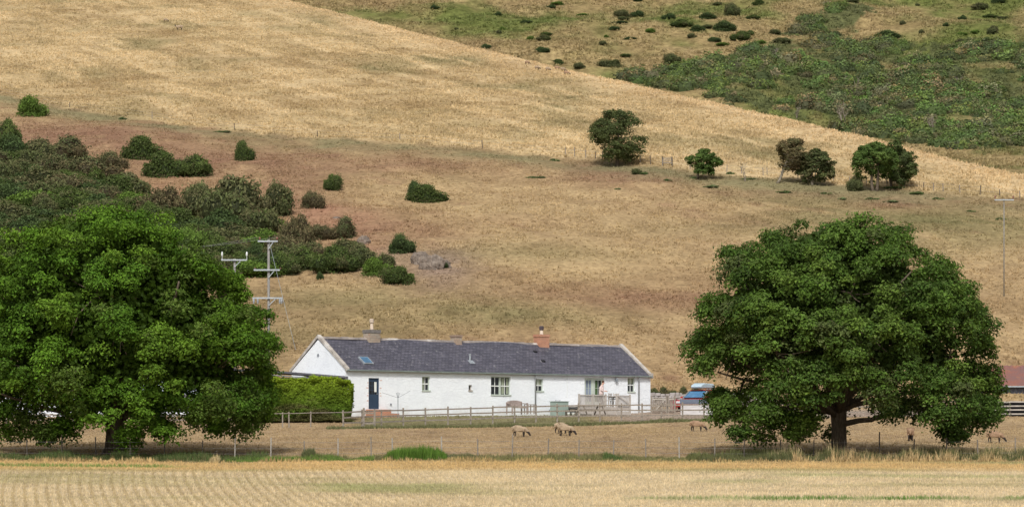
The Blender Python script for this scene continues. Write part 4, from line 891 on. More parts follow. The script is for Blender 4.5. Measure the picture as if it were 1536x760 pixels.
# hedge
def hedge():
    c = P(460, 637, 196.2); parts = []; hx, hy, hz = 2.75, .85, 2.62; d = np.array([math.cos(R(4)), math.sin(R(4))])
    root = empty('hedge', (c.x, c.y, float(Zg(c.x, c.y))), R(4), 'clipped yellow green conifer hedge in front of the lean-to shed', 'hedge')
    n = 42000; f = rng.random(n); X = np.empty(n); Y = np.empty(n); Zz = np.empty(n); Nn = np.zeros((n, 3))
    a = f < .55; b = (f >= .55) & (f < .8); e = f >= .8
    X[a] = rng.uniform(-hx, hx, a.sum()); Y[a] = -hy; Zz[a] = rng.uniform(.1, hz, a.sum()); Nn[a] = (0, -1, .3)
    X[b] = rng.uniform(-hx, hx, b.sum()); Y[b] = rng.uniform(-hy, hy, b.sum()); Zz[b] = hz; Nn[b] = (0, -.2, 1)
    sg = np.where(rng.random(e.sum()) < .6, 1, -1); X[e] = hx*sg; Y[e] = rng.uniform(-hy, hy, e.sum()); Zz[e] = rng.uniform(.1, hz, e.sum()); Nn[e, 0] = sg
    ln = fbm(X*1.6+20, Zz*1.8+Y*1.3, 81, 4); push = (ln-.5)*.75+rng.normal(0, .05, n)
    C = np.stack([X, Y, Zz], -1)+Nn*push[:, None]; C[:, 2] = np.maximum(C[:, 2]-(.22*(np.abs(X)/hx)**6), .02)
    C[:, 1] += .25*(Zz/hz)**4*np.where(a, 1, 0)
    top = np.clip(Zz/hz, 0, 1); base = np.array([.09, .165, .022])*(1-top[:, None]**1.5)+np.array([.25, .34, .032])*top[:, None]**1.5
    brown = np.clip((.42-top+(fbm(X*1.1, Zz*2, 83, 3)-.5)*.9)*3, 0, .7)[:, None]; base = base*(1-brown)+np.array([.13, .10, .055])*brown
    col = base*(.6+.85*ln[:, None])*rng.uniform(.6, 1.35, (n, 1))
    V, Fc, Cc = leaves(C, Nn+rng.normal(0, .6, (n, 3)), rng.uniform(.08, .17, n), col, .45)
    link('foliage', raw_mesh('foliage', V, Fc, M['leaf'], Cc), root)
    mb = MB(); mb.box(-hx+.25, hx-.25, -hy+.28, hy-.25, 0, hz-.28); mb.build('dark_core', surf('hedge_inside', (.025, .03, .012), None, 3, .95), root)  # dark box filling the hedge behind its leaves
hedge()

# ------------------------------------------------------------------ fences
def rail_fence(name, pts, label, rails=(.35, .68, 1.0), ph=1.12, pw=.10, rh=.085, rt=.035, mat='wood', group=None, postmat=None, rails_on=True):
    root = empty(name, pts[0], 0, label, 'fence', group); o0 = pts[0]
    for p in pts:
        q = p-o0; mb = MB(); lx = random.uniform(-.02, .02); mb.bar((q.x, q.y, q.z-.3), (q.x+lx, q.y, q.z+ph+random.uniform(-.04, .04)), pw, pw); mb.build('post', M[postmat or mat], root)
    for h in rails:
        mb = MB()
        for a, b in zip(pts[:-1], pts[1:]):
            a2 = a-o0; b2 = b-o0; mb.bar((a2.x, a2.y-pw/2-rt/2-.003, a2.z+h+random.uniform(-.015, .015)), (b2.x, b2.y-pw/2-rt/2-.003, b2.z+h+random.uniform(-.015, .015)), rt, rh)
        mb.build('rail', M[mat], root)
    return root
us = [515, 543, 572, 605, 638, 672, 706, 739, 772, 804, 836, 868, 900, 932, 963, 992, 1024, 1056, 1090, 1124, 1160, 1196, 1232]
pts = []
for u in us:
    v = np.interp(u, [515, 640, 772, 868, 1060, 1232], [643, 638.5, 634, 632, 630.5, 630]); g = G(u, v); pts.append(on(g.x, g.y))
rail_fence('garden_fence', pts, 'long weathered post and three rail fence between garden and sheep paddock', ph=1.13)
# short gate post pair at its left end
rail_fence('fence_brace', [on(pts[1].x+.1, pts[1].y-.12), on(pts[1].x+.75, pts[1].y-.12)], 'short braced straining post beside the second garden fence post from the left', rails=(.3, .9), ph=1.2, pw=.12)
# low wire-topped fence under the hedge
pt2 = [PG(u, Y) for u, Y in ((385, 190.6), (424, 190.8), (433.5, 190.8), (466, 191), (515, 191.6))]
rail_fence('hedge_fence', pt2, 'low fence with a pale rail and one orange brown post under the hedge', rails=(.86,), ph=.95, pw=.075, rh=.04)
pt2 = [PG(u, 193.5) for u in (-30, 10, 60, 110, 160, 210, 262, 298, 332, 385)]
rail_fence('yard_fence', pt2, 'weathered rail fence in the shade behind the left tree', rails=(.3, .6, .9), ph=1.0, pw=.08)
# wire stock fence along the stubble edge
random.seed(4)
wf = [(-20, .9, 'woodd'), (41, .75, 'woodd'), (93, .98, 'woodd'), (144, .9, 'woodd'), (196, .8, 'woodd'), (247, .8, 'woodd'), (303, .75, 'woodd'), (352, .88, 'woodp'), (406, .9, 'woodp'), (457, .75, 'wood'), (507, .85, 'woodp'), (557, .9, 'wood'), (589, .85, 'woodp'), (663, .9, 'woodp'), (717, .8, 'wood'), (768, 1.0, 'wood'), (822, .8, 'wood'), (868, .75, 'wood'), (920, .75, 'wood'), (969, .8, 'wood'), (1019, .9, 'woodp'), (1072, .85, 'wood'), (1116, .8, 'woodd'), (1170, .8, 'woodd'), (1220, .8, 'woodd'), (1268, .8, 'woodd'), (1319, 1.15, 'woodd'), (1371, .8, 'woodd'), (1420, .85, 'woodd'), (1467, .75, 'wood'), (1523, .85, 'wood'), (1575, .85, 'wood')]
w0 = PG(wf[0][0], 147.6); root = empty('wire_fence', w0, 0, 'thin posted wire stock fence running the whole width along the stubble field', 'fence'); tops = []
for u, h, mt in wf:
    p = PG(u, 147.6)-w0; l = random.uniform(-.04, .04); mb = MB(); mb.tube([(p.x, p.y, p.z-.3), (p.x+l, p.y, p.z+h+.12)], [.034, .03], 7); mb.build('post', M[mt], root); tops.append(p)
for h in (.25, .5, .78):
    mb = MB(); mb.tube([(p.x, p.y-.04, p.z+h) for p in tops], .0045, 4); mb.build('wire', M['wire'], root)
# hill fence posts
hp = []; 
for u in list(range(-20, 850, 124))+[862, 879, 893, 904, 918, 940, 960, 976, 994, 1009, 1035, 1062, 1090, 1112, 1145, 1151, 1172, 1197, 1222, 1250, 1275, 1300, 1330, 1357, 1385, 1400, 1415, 1440, 1470, 1500, 1530, 1560]:
    X0 = None; v = np.interp(u, [-60, 0, 100, 200, 330, 450, 600, 750, 870, 950, 1060, 1200, 1300, 1400, 1536, 1600], [130, 141, 161, 175, 193, 204, 212, 224, 236, 244, 256, 268, 278, 286, 298, 304]); g = G(u, v); hp.append(on(g.x, g.y))
root = empty('hill_fence', hp[0], 0, 'old grey wire fence dividing the bleached upper field from the brown slope', 'fence')
for p in hp:
    q = p-hp[0]; mb = MB(); mb.tube([(q.x, q.y, q.z-.2), (q.x+random.uniform(-.1, .1), q.y, q.z+random.uniform(.7, 1.1))], .05, 6); mb.build('post', M[random.choice(['wood', 'woodd', 'wood'])], root)
for h in (.4, .8):
    mb = MB(); mb.tube([(p-hp[0])+Vector((0, 0, h)) for p in hp], .008, 4); mb.build('wire', M['wire'], root)
g = G(1001, 248); hd = empty('wooden_hurdle', g, R(8), 'small wooden hurdle in the hill fence left of the smallest hawthorn', 'hurdle'); mb = MB()
for x in (-.55, .55): mb.bar((x, 0, -.1), (x, 0, 1.0), .14)
mb.build('post', M['woodd'], hd); mb = MB()
for z in (.3, .55, .8): mb.bar((-.55, -.09, z), (.55, -.09, z), .04, .1)
mb.build('rail', M['wood'], hd)

# ------------------------------------------------------------------ garden things
def local(dy, u, v=None, name='', label='', cat='', z=None, rz=0, group=None):
    """empty at photo column u, dy metres in front of the facade"""
    s_, z_ = ffz(u, v if v is not None else 615, dy); wx = A.x+math.cos(TH)*s_+math.sin(TH)*dy; wy = A.y+math.sin(TH)*s_-math.cos(TH)*dy
    zz = z if z is not None else (A.z+z_ if v is not None else float(Zg(wx, wy)))
    return empty(name, (wx, wy, zz), TH+rz, label, cat, group)
# deck
dk0 = local(2.4, 906, 609.5, 'timber_deck', 'raised timber deck with picket balustrade outside the french doors', 'deck')
DZ = dk0.location.z; s0, _ = ffz(867, 609, 2.4); s1, _ = ffz(945, 609, 2.4); sm_, _ = ffz(906, 609, 2.4); a0, a1 = s0-sm_, s1-sm_
mb = MB()
for k in range(16): mb.box(a0, a1, .02+k*.147, .02+k*.147+.14, -.04, 0)
mb.build('deck_boards', M['woodg'], dk0); mb = MB(); mb.box(a0, a1, .0, .02-.002, -.24, -.0); mb.box(a0, a1, .0, .018, -.52, -.29); mb.build('fascia', M['woodg'], dk0)
for x in (a0+.05, a0+(a1-a0)*.27, a0+(a1-a0)*.52, a0+(a1-a0)*.73, a1-.05):
    mb = MB(); mb.box(x-.05, x+.05, -.1, -.003, -.9, .84); mb.build('deck_post', M['woodg'], dk0)
for (f0, f1, nm) in ((0, .27, 11), (.27, .52, 10), (.75, 1.0, 10)):
    x0, x1 = a0+(a1-a0)*f0+.05, a0+(a1-a0)*f1-.05; mb = MB(); mb.box(x0, x1, -.07, -.02, .72, .78); mb.box(x0, x1, -.07, -.02, .06, .12)
    for k in range(nm): xx = x0+(x1-x0)*(k+.5)/nm; mb.box(xx-.03, xx+.03, -.018, .004, .0, .76 if f0 < .7 else .80-.08*math.sin(k/nm*math.pi))
    if f0 > .7: mb.bar((x0, -.09, .72), (x1, -.09, .15), .03, .07)
    mb.build('balustrade', M['woodg'], dk0)
# table and chairs on the deck
def chair(dy, u, rz, label, grp=None):
    r_ = local(dy, u, None, 'deck_chair', label, 'chair', z=DZ+.002, rz=rz); mb = MB(); mb.box(-.22, .22, -.22, .22, .42, .46); mb.build('seat', M['woodg'], r_)
    mb = MB()
    for k in range(4): mb.box(-.22, .22, .2, .23, .52+k*.11, .59+k*.11)
    mb.build('backrest', M['woodg'], r_)
    for sx in (-1, 1):
        mb = MB(); mb.box(sx*.2-.02, sx*.2+.02, -.22, -.18, 0, .42); mb.build('leg', M['woodg'], r_); mb = MB(); mb.box(sx*.2-.02, sx*.2+.02, .18, .198, 0, .95); mb.build('leg', M['woodg'], r_)
    return r_
chair(1.1, 911, R(200), 'grey wooden deck chair nearest the standing person'); chair(1.3, 922, R(-70), 'grey wooden deck chair right of the deck table')
r_ = local(1.2, 916, None, 'deck_table', 'small grey wooden table between the two chairs on the deck', 'table', z=DZ+.002); mb = MB(); mb.box(-.45, .45, -.3, .3, .7, .74); mb.build('tabletop', M['woodg'], r_)
for sx in (-.38, .38):
    for sy in (-.24, .24): mb = MB(); mb.box(sx-.03, sx+.03, sy-.03, sy+.03, 0, .7); mb.build('leg', M['woodg'], r_)
# picnic bench below the deck
def picnic(dy, u, label, k=1., L=1.7):
    r_ = local(dy, u, None, 'picnic_table', label, 'picnic table'); r_.scale = (k, k, k); mb = MB()
    for j in range(5): mb.box(-L/2, L/2, -.36+j*.146, -.36+j*.146+.13, .70, .735)
    mb.build('tabletop', M['wood'], r_)
    for sy in (-1, 1):
        mb = MB(); mb.box(-L/2, L/2, sy*.68-.13, sy*.68+.13, .42, .455); mb.build('seat', M['wood'], r_)
    for sx in (-1, 1):
        for sy in (-1, 1): mb = MB(); mb.bar((sx*L*.36, sy*.7, -.05), (sx*L*.36, sy*.2, .70), .045, .09); mb.build('leg', M['wood'], r_)
        mb = MB(); mb.bar((sx*L*.36+.05, -.72, .39), (sx*L*.36+.05, .72, .39), .045, .09); mb.build('brace', M['wood'], r_)
picnic(4.4, 886, 'weathered picnic table standing in front of the deck', L=2.2)
# low table with white pots
r_ = local(3.2, 857, None, 'low_bench', 'very low dark bench with white pots between green box and picnic table', 'bench'); mb = MB(); mb.box(-.45, .45, -.16, .16, .34, .39); mb.build('seat', M['woodd'], r_)
for sx in (-.38, .38): mb = MB(); mb.box(sx-.03, sx+.03, -.14, .14, 0, .34); mb.build('leg', M['woodd'], r_)
for i, (dx, w_) in enumerate(((853, .11), (860, .13), (866, .1))):
    mb = MB(); mb.tube([(0, 0, 0), (0, 0, .2), (0, 0, .23), (0, 0, .24)], [w_*.7, w_, w_*1.12, w_*1.05], 10); o = mb.build('flower_pot', M['whitep'], None, True); e = local(3.7, dx, None, 'x', 'x', 'x'); o.location = e.location; bpy.data.objects.remove(e)
    tag(o, ['leftmost small white flower pot before the low dark bench', 'widest white flower pot before the low dark bench', 'small white flower pot nearest the picnic table'][i], 'flower pot')
# curved back bench with side table
r_ = local(1.5, 776, 618.5, 'garden_bench', 'bleached wooden bench with curved slatted back against the white wall', 'bench')
mb = MB(); hw = .62
for k in range(13):
    x = -hw+.05+k*(2*hw-.1)/12; mb.box(x-.038, x+.038, .28, .31, .38, .72+.10*math.cos(x/hw*1.35))
mb.box(-hw, hw, .26, .279, .40, .47); mb.build('backrest', M['slatw'], r_)
mb = MB()
for k in range(5): mb.box(-hw, hw, -.28+k*.105, -.28+k*.105+.09, .38, .41)
mb.box(-hw, hw, -.3, -.285, .3, .385); mb.build('seat', M['slatw'], r_)
for sx in (-1, 1):
    mb = MB(); mb.box(sx*hw-.04, sx*hw+.04, -.3, -.22, -.1, .6); mb.build('leg', M['slatw'], r_); mb = MB(); mb.box(sx*hw-.04, sx*hw+.04, .311, .37, -.1, .7); mb.build('leg', M['slatw'], r_)
    mb = MB(); mb.box(sx*hw-.05, sx*hw+.05, -.32, .3, .601, .64); mb.build('armrest', M['slatw'], r_)
r_ = local(1.6, 794, 618, 'side_table', 'small slatted side table right of the curved bench', 'table'); mb = MB(); mb.box(-.3, .3, -.22, .22, .5, .54); mb.build('tabletop', M['slatw'], r_)
for sx in (-.25, .25):
    for sy in (-.18, .18): mb = MB(); mb.box(sx-.025, sx+.025, sy-.025, sy+.025, -.1, .5); mb.build('leg', M['slatw'], r_)
# green oil tank cabinet
r_ = local(1.3, 839, 621, 'boiler_cabinet', 'grey green metal cabinet standing before the white wall', 'cabinet'); mb = MB(); mb.box(-.52, .52, -.35, .35, -.15, .84); bevel(mb.build('casing', M['green'], r_), .03)
mb = MB(); mb.box(-.56, .56, -.39, .39, .842, .875); mb.build('lid', M['green'], r_); mb = MB(); mb.box(-.35, .1, .0, .03, .95, .97); mb.tube([(-.3, .0, .87), (-.3, 0, .96)], .015, 6); mb.tube([(.05, .0, .87), (.05, 0, .96)], .015, 6); mb.build('handle', M['lead'], r_)
for x in (-.17, .17): mb = MB(); mb.box(x-.15, x+.15, -.356, -.3505, -.0, .72); mb.build('door_panel', M['green'], r_)
# washing pole with arms
r_ = local(2.2, 597, 622, 'clothes_dryer', 'thin grey clothes dryer pole with two spreading arms by the front door', 'clothes dryer'); mb = MB(); mb.tube([(0, 0, -.2), (0, 0, 1.45)], .022, 7); mb.build('pole', M['lead'], r_)
for sx, h in ((-1.25, 1.42), (.95, 1.55)): mb = MB(); mb.tube([(0, 0, 1.1), (sx, 0, h)], .011, 5); mb.build('arm', M['lead'], r_)
mb = MB(); mb.tube([(-.02, 0, 1.1), (-.14, 0, 1.42)], .014, 5); mb.tube([(.02, 0, 1.1), (.14, 0, 1.42)], .014, 5); mb.build('bracket', M['lead'], r_)
# gate between cottage and yard
def picket_gate(u0, u1, dy, label, h=1.0, name='picket_gate', diag=True, vb=618, Y=214.5):
    p0, p1 = PG(u0, Y), PG(u1, Y); w_ = (p1-p0).length; z = (HV-vb)/F*Y; r_ = empty(name, (p0.x, p0.y, z), 0, label, 'gate')
    for x in (0, w_): mb = MB(); mb.box(x-.06, x+.06, -.06, .06, -.5, h+.12); mb.build('gate_post', M['wood'], r_)
    mb = MB(); n = int(w_/.13)
    for k in range(n): x = .1+(w_-.2)*(k+.5)/n; mb.box(x-.035, x+.035, -.015, .01, .04, h-.03+random.uniform(-.02, .02))
    mb.build('pickets', M['wood'], r_); mb = MB(); mb.box(.06, w_-.06, -.05, -.017, h-.14, h-.06); mb.box(.06, w_-.06, -.05, -.017, .1, .18)
    if diag: mb.bar((.3, -.07, .15), (w_-.1, -.07, h-.1), .03, .07)
    mb.build('rail', M['woodp'], r_); return r_
picket_gate(977, 1000, 0, 'wooden picket gate with a diagonal brace beside the cottage corner'); picket_gate(1002, 1012, 0, 'narrow picket panel right of the braced gate', diag=False)
# dry stone wall and hedgerow behind it
sw = empty('stone_wall', P(976, 612, 219.5), 0, 'low grey dry stone wall behind the picket gate', 'stone wall'); mb = MB(); random.seed(12)
z = -.4
while z < 1.0:
    x = -.4
    while x < 8.6:
        w_ = random.uniform(.18, .42); hh = random.uniform(.12, .17); rt = Matrix.Translation((x+w_/2, 0, z+hh/2)) @ Matrix.Rotation(random.uniform(-.12, .12), 4, 'Y') @ Matrix.Rotation(random.uniform(-.1, .1), 4, 'Z')
        mb.box(-w_/2*.96, w_/2*.96, -.2+random.uniform(-.04, .04), .2, -hh/2*.96, hh/2*.98+(.08 if z > .85 and random.random() < .5 else 0), rt); x += w_
    z += .14
bevel(mb.build('stones', surf('field_stone', (.40, .37, .36), (.27, .24, .22), 1.7, .9, bump=.02, c3=(.52, .50, .50), s3=1.1), sw), .03)
for i, u in enumerate((982, 996, 1010, 1026, 1044, 1064, 1090, 1115)):
    p = PG(u, 222.5); o = bpy.data.objects.new('hedgerow_bush', random.choice(BV['brown' if i % 2 else 'olive'])); COL.objects.link(o); o.location = (p.x, p.y, (HV-600)/F*222.5); o.scale = (.62, .5, .98); tag(o, 'small brown green hedgerow bush behind the stone wall', 'bush', 'hedgerow bushes behind the stone wall')
# red barrel / mower behind the gate
r_ = empty('red_wheelie_bin', P(1010, 614, 216.5), 0, 'red bin partly hidden behind the narrow picket panel', 'bin'); mb = MB(); mb.prism([(-.2, -.1), (.2, -.1), (.26, .66), (-.26, .66)], -.25, .25); mb.build('body', surf('red_plastic', (.30, .04, .06), (.22, .035, .05), 3, .45, .4), r_); mb = MB(); mb.prism([(-.28, .662), (.28, .662), (.24, .73), (-.24, .73)], -.28, .28); mb.build('lid', surf('dark_red_plastic', (.25, .03, .05), None, 3, .45, .4), r_)
# white store box with slate-grey lid
r_ = empty('storage_box', P(1021, 623, 209.), R(-3), 'white boarded storage box with a dark grey lid in front of the car', 'storage box'); mb = MB()
for k in range(6): mb.box(0, 2.7, -.012*(k % 2), .9, -.35+k*.19, -.35+k*.19+.175)
mb.build('boards', surf('white_weathered_boards', (.62, .60, .60), (.46, .44, .44), 3, .8, sc=(.5, 3, 6)), r_); mb = MB(); mb.add([(-.06, -.1, .78), (2.76, -.1, .78), (2.76, .96, 1.04), (-.06, .96, 1.04), (-.06, -.1, .86), (2.76, -.1, .86), (2.76, .96, 1.12), (-.06, .96, 1.12)], [(3, 2, 1, 0), (4, 5, 6, 7), (0, 1, 5, 4), (1, 2, 6, 5), (2, 3, 7, 6), (3, 0, 4, 7)]); mb.build('lid', surf('grey_felt_lid', (.13, .15, .19), (.10, .11, .14), 3, .6), r_)

# car
def car():
    p = P(1051, 617, 217); r_ = empty('parked_car', p, R(238), 'red estate car with a pale roof box parked behind the white storage box', 'car')
    paint = surf('red_car_paint', (.42, .03, .03), (.38, .025, .025), 2, .3, .5)
    # body: side profile lofted across width, car faces +x
    lower = [(-2.15, .32), (-2.2, .6), (-2.12, .88), (-1.0, .93), (.75, .93), (1.0, .9), (1.85, .78), (2.15, .62), (2.18, .35), (1.75, .27), (-1.8, .27)]
    mb = MB(); n = len(lower); secs = []
    for y, k, dz in ((-.86, .97, 0), (-.78, 1, 0), (.78, 1, 0), (.86, .97, 0)):
        secs.append([(x*k, y, z*(.97 if abs(y) > .8 else 1)) for x, z in lower])
    for i in range(3):
        for k in range(n): k2 = (k+1) % n; mb.add([secs[i][k], secs[i][k2], secs[i+1][k2], secs[i+1][k]], [(0, 1, 2, 3)])
    mb.add(secs[0], [tuple(range(n))]); mb.add(secs[3], [tuple(range(n))[::-1]]); bevel(mb.build('body', paint, r_, False), .05, 3)
    cab = [(-2.05, .93), (-1.85, 1.38), (-1.6, 1.46), (.1, 1.46), (.35, 1.40), (1.05, .92)]
    mb = MB(); ins = lambda z: .82-.16*(z-.93)/.53
    a = [(x, -ins(z), z) for x, z in cab]; b = [(x, ins(z), z) for x, z in cab]; m_ = len(cab)
    mb.add(a+b, [tuple(range(m_)), tuple(range(2*m_-1, m_-1, -1))]+[(i, i+m_, (i+1) % m_+m_, (i+1) % m_) for i in range(m_)]); mb.build('cabin', M['glass'], r_)
    mb = MB(); mb.add([(.39, -.60, 1.385), (.39, .60, 1.385), (1.02, .74, .955), (1.02, -.74, .955)], [(0, 1, 2, 3)]); o = mb.build('windscreen', M['glassc'], r_); sm = o.modifiers.new('s', 'SOLIDIFY'); sm.thickness = .02; sm.offset = 0
    o.location = (.012, 0, .012)
    mb = MB(); mb.box(-1.8, .3, -.68, .68, 1.452, 1.50); bevel(mb.build('roof', paint, r_), .02)
    for sy in (-1, 1):
        for q in (((1.08, .92), (.36, 1.43)), ((.1, .93), (.02, 1.46)), ((-1.0, .93), (-1.0, 1.46)), ((-2.05, .93), (-1.8, 1.42))):
            mb = MB(); mb.bar((q[0][0], sy*(ins(q[0][1])+.01), q[0][1]), (q[1][0], sy*(ins(q[1][1])+.01), q[1][1]), .06, .04); mb.build('pillar', M['galv'] if q[0][0] > 1 else paint, r_)
        for x in (-1.35, 1.35):
            mb = MB(); mb.tube([(x, sy*.70, .32), (x, sy*.9, .32)], .32, 18); wh = mb.build('wheel', surf('tyre_rubber', (.02, .02, .02), None, 4, .8), r_); mb = MB(); mb.tube([(x, sy*.895, .32), (x, sy*.915, .32)], .2, 12); mb.build('rim', M['galv'], wh)
        mb = MB(); mb.box(2.02, 2.2, sy*.55-.17, sy*.55+.17, .56, .7); mb.build('headlight', M['insulw'], r_)
        mb = MB(); mb.box(.78, .95, sy*.98-.09, sy*.98+.09, .93, 1.05); mb.build('wing_mirror', paint, r_)
        mb = MB(); mb.bar((-1.5, sy*.55, 1.56), (.1, sy*.55, 1.56), .04, .05); mb.build('roof_rail', M['lead'], r_)
    bx = MB(); pf = [(-1.3, 1.64), (-1.35, 1.8), (-1.1, 1.95), (.2, 1.97), (.6, 1.84), (.72, 1.7), (.6, 1.62)]; bx.prism(pf, -.42, .42); o = bx.build('roof_box', surf('pale_blue_roof_box', (.42, .52, .58), (.37, .47, .53), 2, .35, .5), r_); bevel(o, .06, 3)
car()

# barn on the right
bn = empty('barn', P(1540, 611, 226), R(-4), 'dark timber barn with rusty red corrugated roof at the right edge', 'barn')
mb = MB(); x = -6.
while x < 8: mb.box(x, x+.19, random.uniform(0, .015), 7, -1, 1.62); x += .2
mb.build('wall', surf('black_boards', (.055, .06, .075), (.13, .14, .17), 1.1, .8, sc=(3, 1, .8), c3=(.03, .03, .035), s3=.5), bn)
M['rust'] = surf('rusty_corrugated', (.235, .10, .075), (.17, .10, .095), 1.4, .8, sc=(.6, 1, .35), c3=(.29, .13, .075), s3=.9)
mb = MB(); n = 150
for i in range(n):
    xa, xb_ = -6.3+14.6*i/n, -6.3+14.6*(i+1)/n; za, zb_ = .03*math.sin(i*1.57), .03*math.sin((i+1)*1.57)
    mb.add([(xa, -.35, 1.55+za), (xb_, -.35, 1.55+zb_), (xb_, 3.5, 3.15+zb_), (xa, 3.5, 3.15+za)], [(0, 1, 2, 3)]); mb.add([(xa, 3.5, 3.15+za), (xb_, 3.5, 3.15+zb_), (xb_, 7.3, 1.55+zb_), (xa, 7.3, 1.55+za)], [(0, 1, 2, 3)])
mb.build('roof', M['rust'], bn); mb = MB(); mb.box(-6.3, 8.3, -.42, -.36, 1.47, 1.56); mb.build('fascia', M['galv'], bn)
pt2 = [PG(u, 203) for u in (1478, 1515, 1552, 1600)]
o = rail_fence('pen_fence', pt2, 'dark cattle pen fence with pale topped rails before the barn', rails=(.16, .42, .68, .94), ph=1.02, pw=.12, rh=.09, rt=.05, mat='woodp', postmat='woodd')
mb = MB(); q0 = pt2[0]
for a, b_ in zip(pt2[:-1], pt2[1:]): a2, b2 = a-q0, b_-q0; mb.add([(a2.x, a2.y+.08, a2.z), (b2.x, b2.y+.08, b2.z), (b2.x, b2.y+.08, b2.z+.98), (a2.x, a2.y+.08, a2.z+.98)], [(0, 1, 2, 3)])
mb.build('backing_board', surf('dark_board', (.02, .02, .022), None, 3, .9), o)
pt2 = [PG(u, 201) for u in (1232, 1270, 1310, 1350, 1390, 1430, 1476)]
rail_fence('track_fence', pt2, 'weathered rail fence seen under the right tree left of the cattle pen', ph=1.0)

# ------------------------------------------------------------------ poles
def pole(name, base, top_z, label, arms, r=.13, braces=True, guy=None, up=.0, ins='insul'):
    root = empty(name, base, 0, label, 'utility pole'); H = top_z-base.z; mb = MB(); mb.tube([(0, 0, -.5), (0, 0, H)], [r*.8, r*.62], 12); mb.build('pole', M['pole'], root, True)
    for (dz, hl, hr, pins) in arms:
        z = H-dz; mb = MB(); mb.box(-hl, hr, -r-.09, -r+.0, z-.05, z+.05); a = mb.build('crossarm', M['galv'], root)
        for x in pins[0]:
            ph = pins[1]; mb = MB()
            if ph > 0: mb.tube([(x, -r-.045, z+.05), (x, -r-.045, z+.05+ph*.45)], .02, 6); mb.tube([(x, -r-.045, z+.05+ph*.45), (x, -r-.045, z+.05+ph*.7), (x, -r-.045, z+.05+ph)], [.06, .075, .035], 8)
            else: mb.tube([(x, -r-.045, z-.05), (x, -r-.045, z-.05+ph*.5), (x, -r-.045, z-.05+ph)], [.05, .07, .04], 8)
            mb.build('insulator', M[pins[2] if len(pins) > 2 else ins], a)
        if braces: mb = MB(); mb.bar((0, -r-.03, z-.5), (hr*.5, -r-.03, z-.06), .035, .05); mb.build('brace', M['galv'], root)
    if guy: mb = MB(); mb.tube([(0.03, -.1, H-.1), (guy[0]*.62, guy[1]*.62, (H-.1)*(1-.62)+guy[2]*.62)], .014, 5); mb.tube([(guy[0]*.62, guy[1]*.62, (H-.1)*(1-.62)+guy[2]*.62), guy], .012, 5); mb.build('guy_wire', M['galv'], root); 
    return root
s = pxm(208); b1 = PG(400, 208)
t1 = P(403, 359, 208); b1.x = t1.x
def dzv(v): return (v-359)*s
p1 = pole('utility_pole', b1, t1.z, 'tall pale wooden pole with three crossarms and guy wire right of the left tree', [(dzv(362), 16*s, 14*s, ((-13*s, 13*s), .22)), (dzv(405), 22*s, 17*s, ((-20*s, 18*s), .1)), (dzv(447), 24*s, 21*s, ((-22*s, -16*s, 17*s, 20*s), -.32, 'lead'))], guy=(42*s, -1, -b1.z+(HV-525)/F*208))
M_ = M['lead']
b2 = PG(352, 226); s2 = pxm(226); t2 = P(352, 388, 226); b2.x = t2.x
pole('utility_pole', b2, t2.z, 'pole top with one crossarm and two upright insulators rising just behind the left tree', [(2*s2, 20*s2, 19*s2, ((-18.5*s2, 18.5*s2), .55, 'insulw'))])
g = G(1506, 445); s3 = pxm(g.y); pole('utility_pole', g, g.z+147*s3, 'slender grey pole with single crossarm standing alone on the slope at right', [(2*s3, 14.5*s3, 14.5*s3, ((-13.5*s3, 13.5*s3), .32))], r=.065, braces=False)
mb = MB(); z0 = P(405, 353, 208)
a_ = Vector((t1.x-13*s, 208, t1.z+.15)); b_ = P(-60, 340, 190); pts = [a_.lerp(b_, i/12)+Vector((0, 0, -1.2*math.sin(i/12*math.pi))) for i in range(13)]; mb.tube(pts, .009, 4)
a_ = Vector((t1.x+13*s, 208, t1.z+.15)); b_ = P(-60, 334, 192); pts = [a_.lerp(b_, i/12)+Vector((0, 0, -1.2*math.sin(i/12*math.pi))) for i in range(13)]; mb.tube(pts, .009, 4)
tag(mb.build('overhead_wires', M['wire']), 'thin overhead wires running left from the three armed pole', 'wires')

# ------------------------------------------------------------------ rock outcrop
def rock(u, v, wpx, hpx, label, seed):
    g = G(u, v); s_ = pxm(g.y); n1, n2 = 40, 22; U, W = np.meshgrid(np.linspace(0, 2*math.pi, n1, endpoint=False), np.linspace(.05, math.pi-.05, n2), indexing='ij')
    d = np.stack([np.cos(U)*np.sin(W), np.sin(U)*np.sin(W), np.cos(W)], -1)
    nn = fbm(d[..., 0]*2.2+seed, d[..., 2]*2.2+d[..., 1]*1.7, 90+seed, 5); r = .72+.7*(nn-.3); r = np.round(r*7)/7*.55+r*.45
    V = d*r[..., None]*np.array([wpx*s_/2, wpx*s_/2*.45, hpx*s_/1.5]); i = np.arange(n1*n2).reshape(n1, n2); j = np.roll(i, -1, 0)
    o = link('rock_outcrop', raw_mesh('rock_outcrop', V.reshape(-1, 3), np.stack([i[:, :-1], i[:, 1:], j[:, 1:], j[:, :-1]], -1).reshape(-1, 4), ROCK)); o.location = (g.x, g.y+.1, g.z+.22*hpx*s_); return tag(o, label, 'rock')
ROCK = surf('weathered_rock', (.23, .185, .15), (.115, .095, .08), 2.6, .9, bump=.12, bscale=2.2, sc=(1.6, 1.6, .6), c3=(.28, .235, .195), s3=1.3)
rock(648, 404, 42, 26, 'pale pinkish grey rock face, largest piece of the outcrop', 1); rock(632, 396, 34, 24, 'grey rock piece left of the largest outcrop face', 2); rock(668, 402, 22, 16, 'small pale rock at the right end of the outcrop', 3)
rock(545, 366, 24, 16, 'grey rock among the brown gorse below the orange scree', 4); rock(505, 328, 14, 4, 'flat grey stones lying on the orange scree', 5)

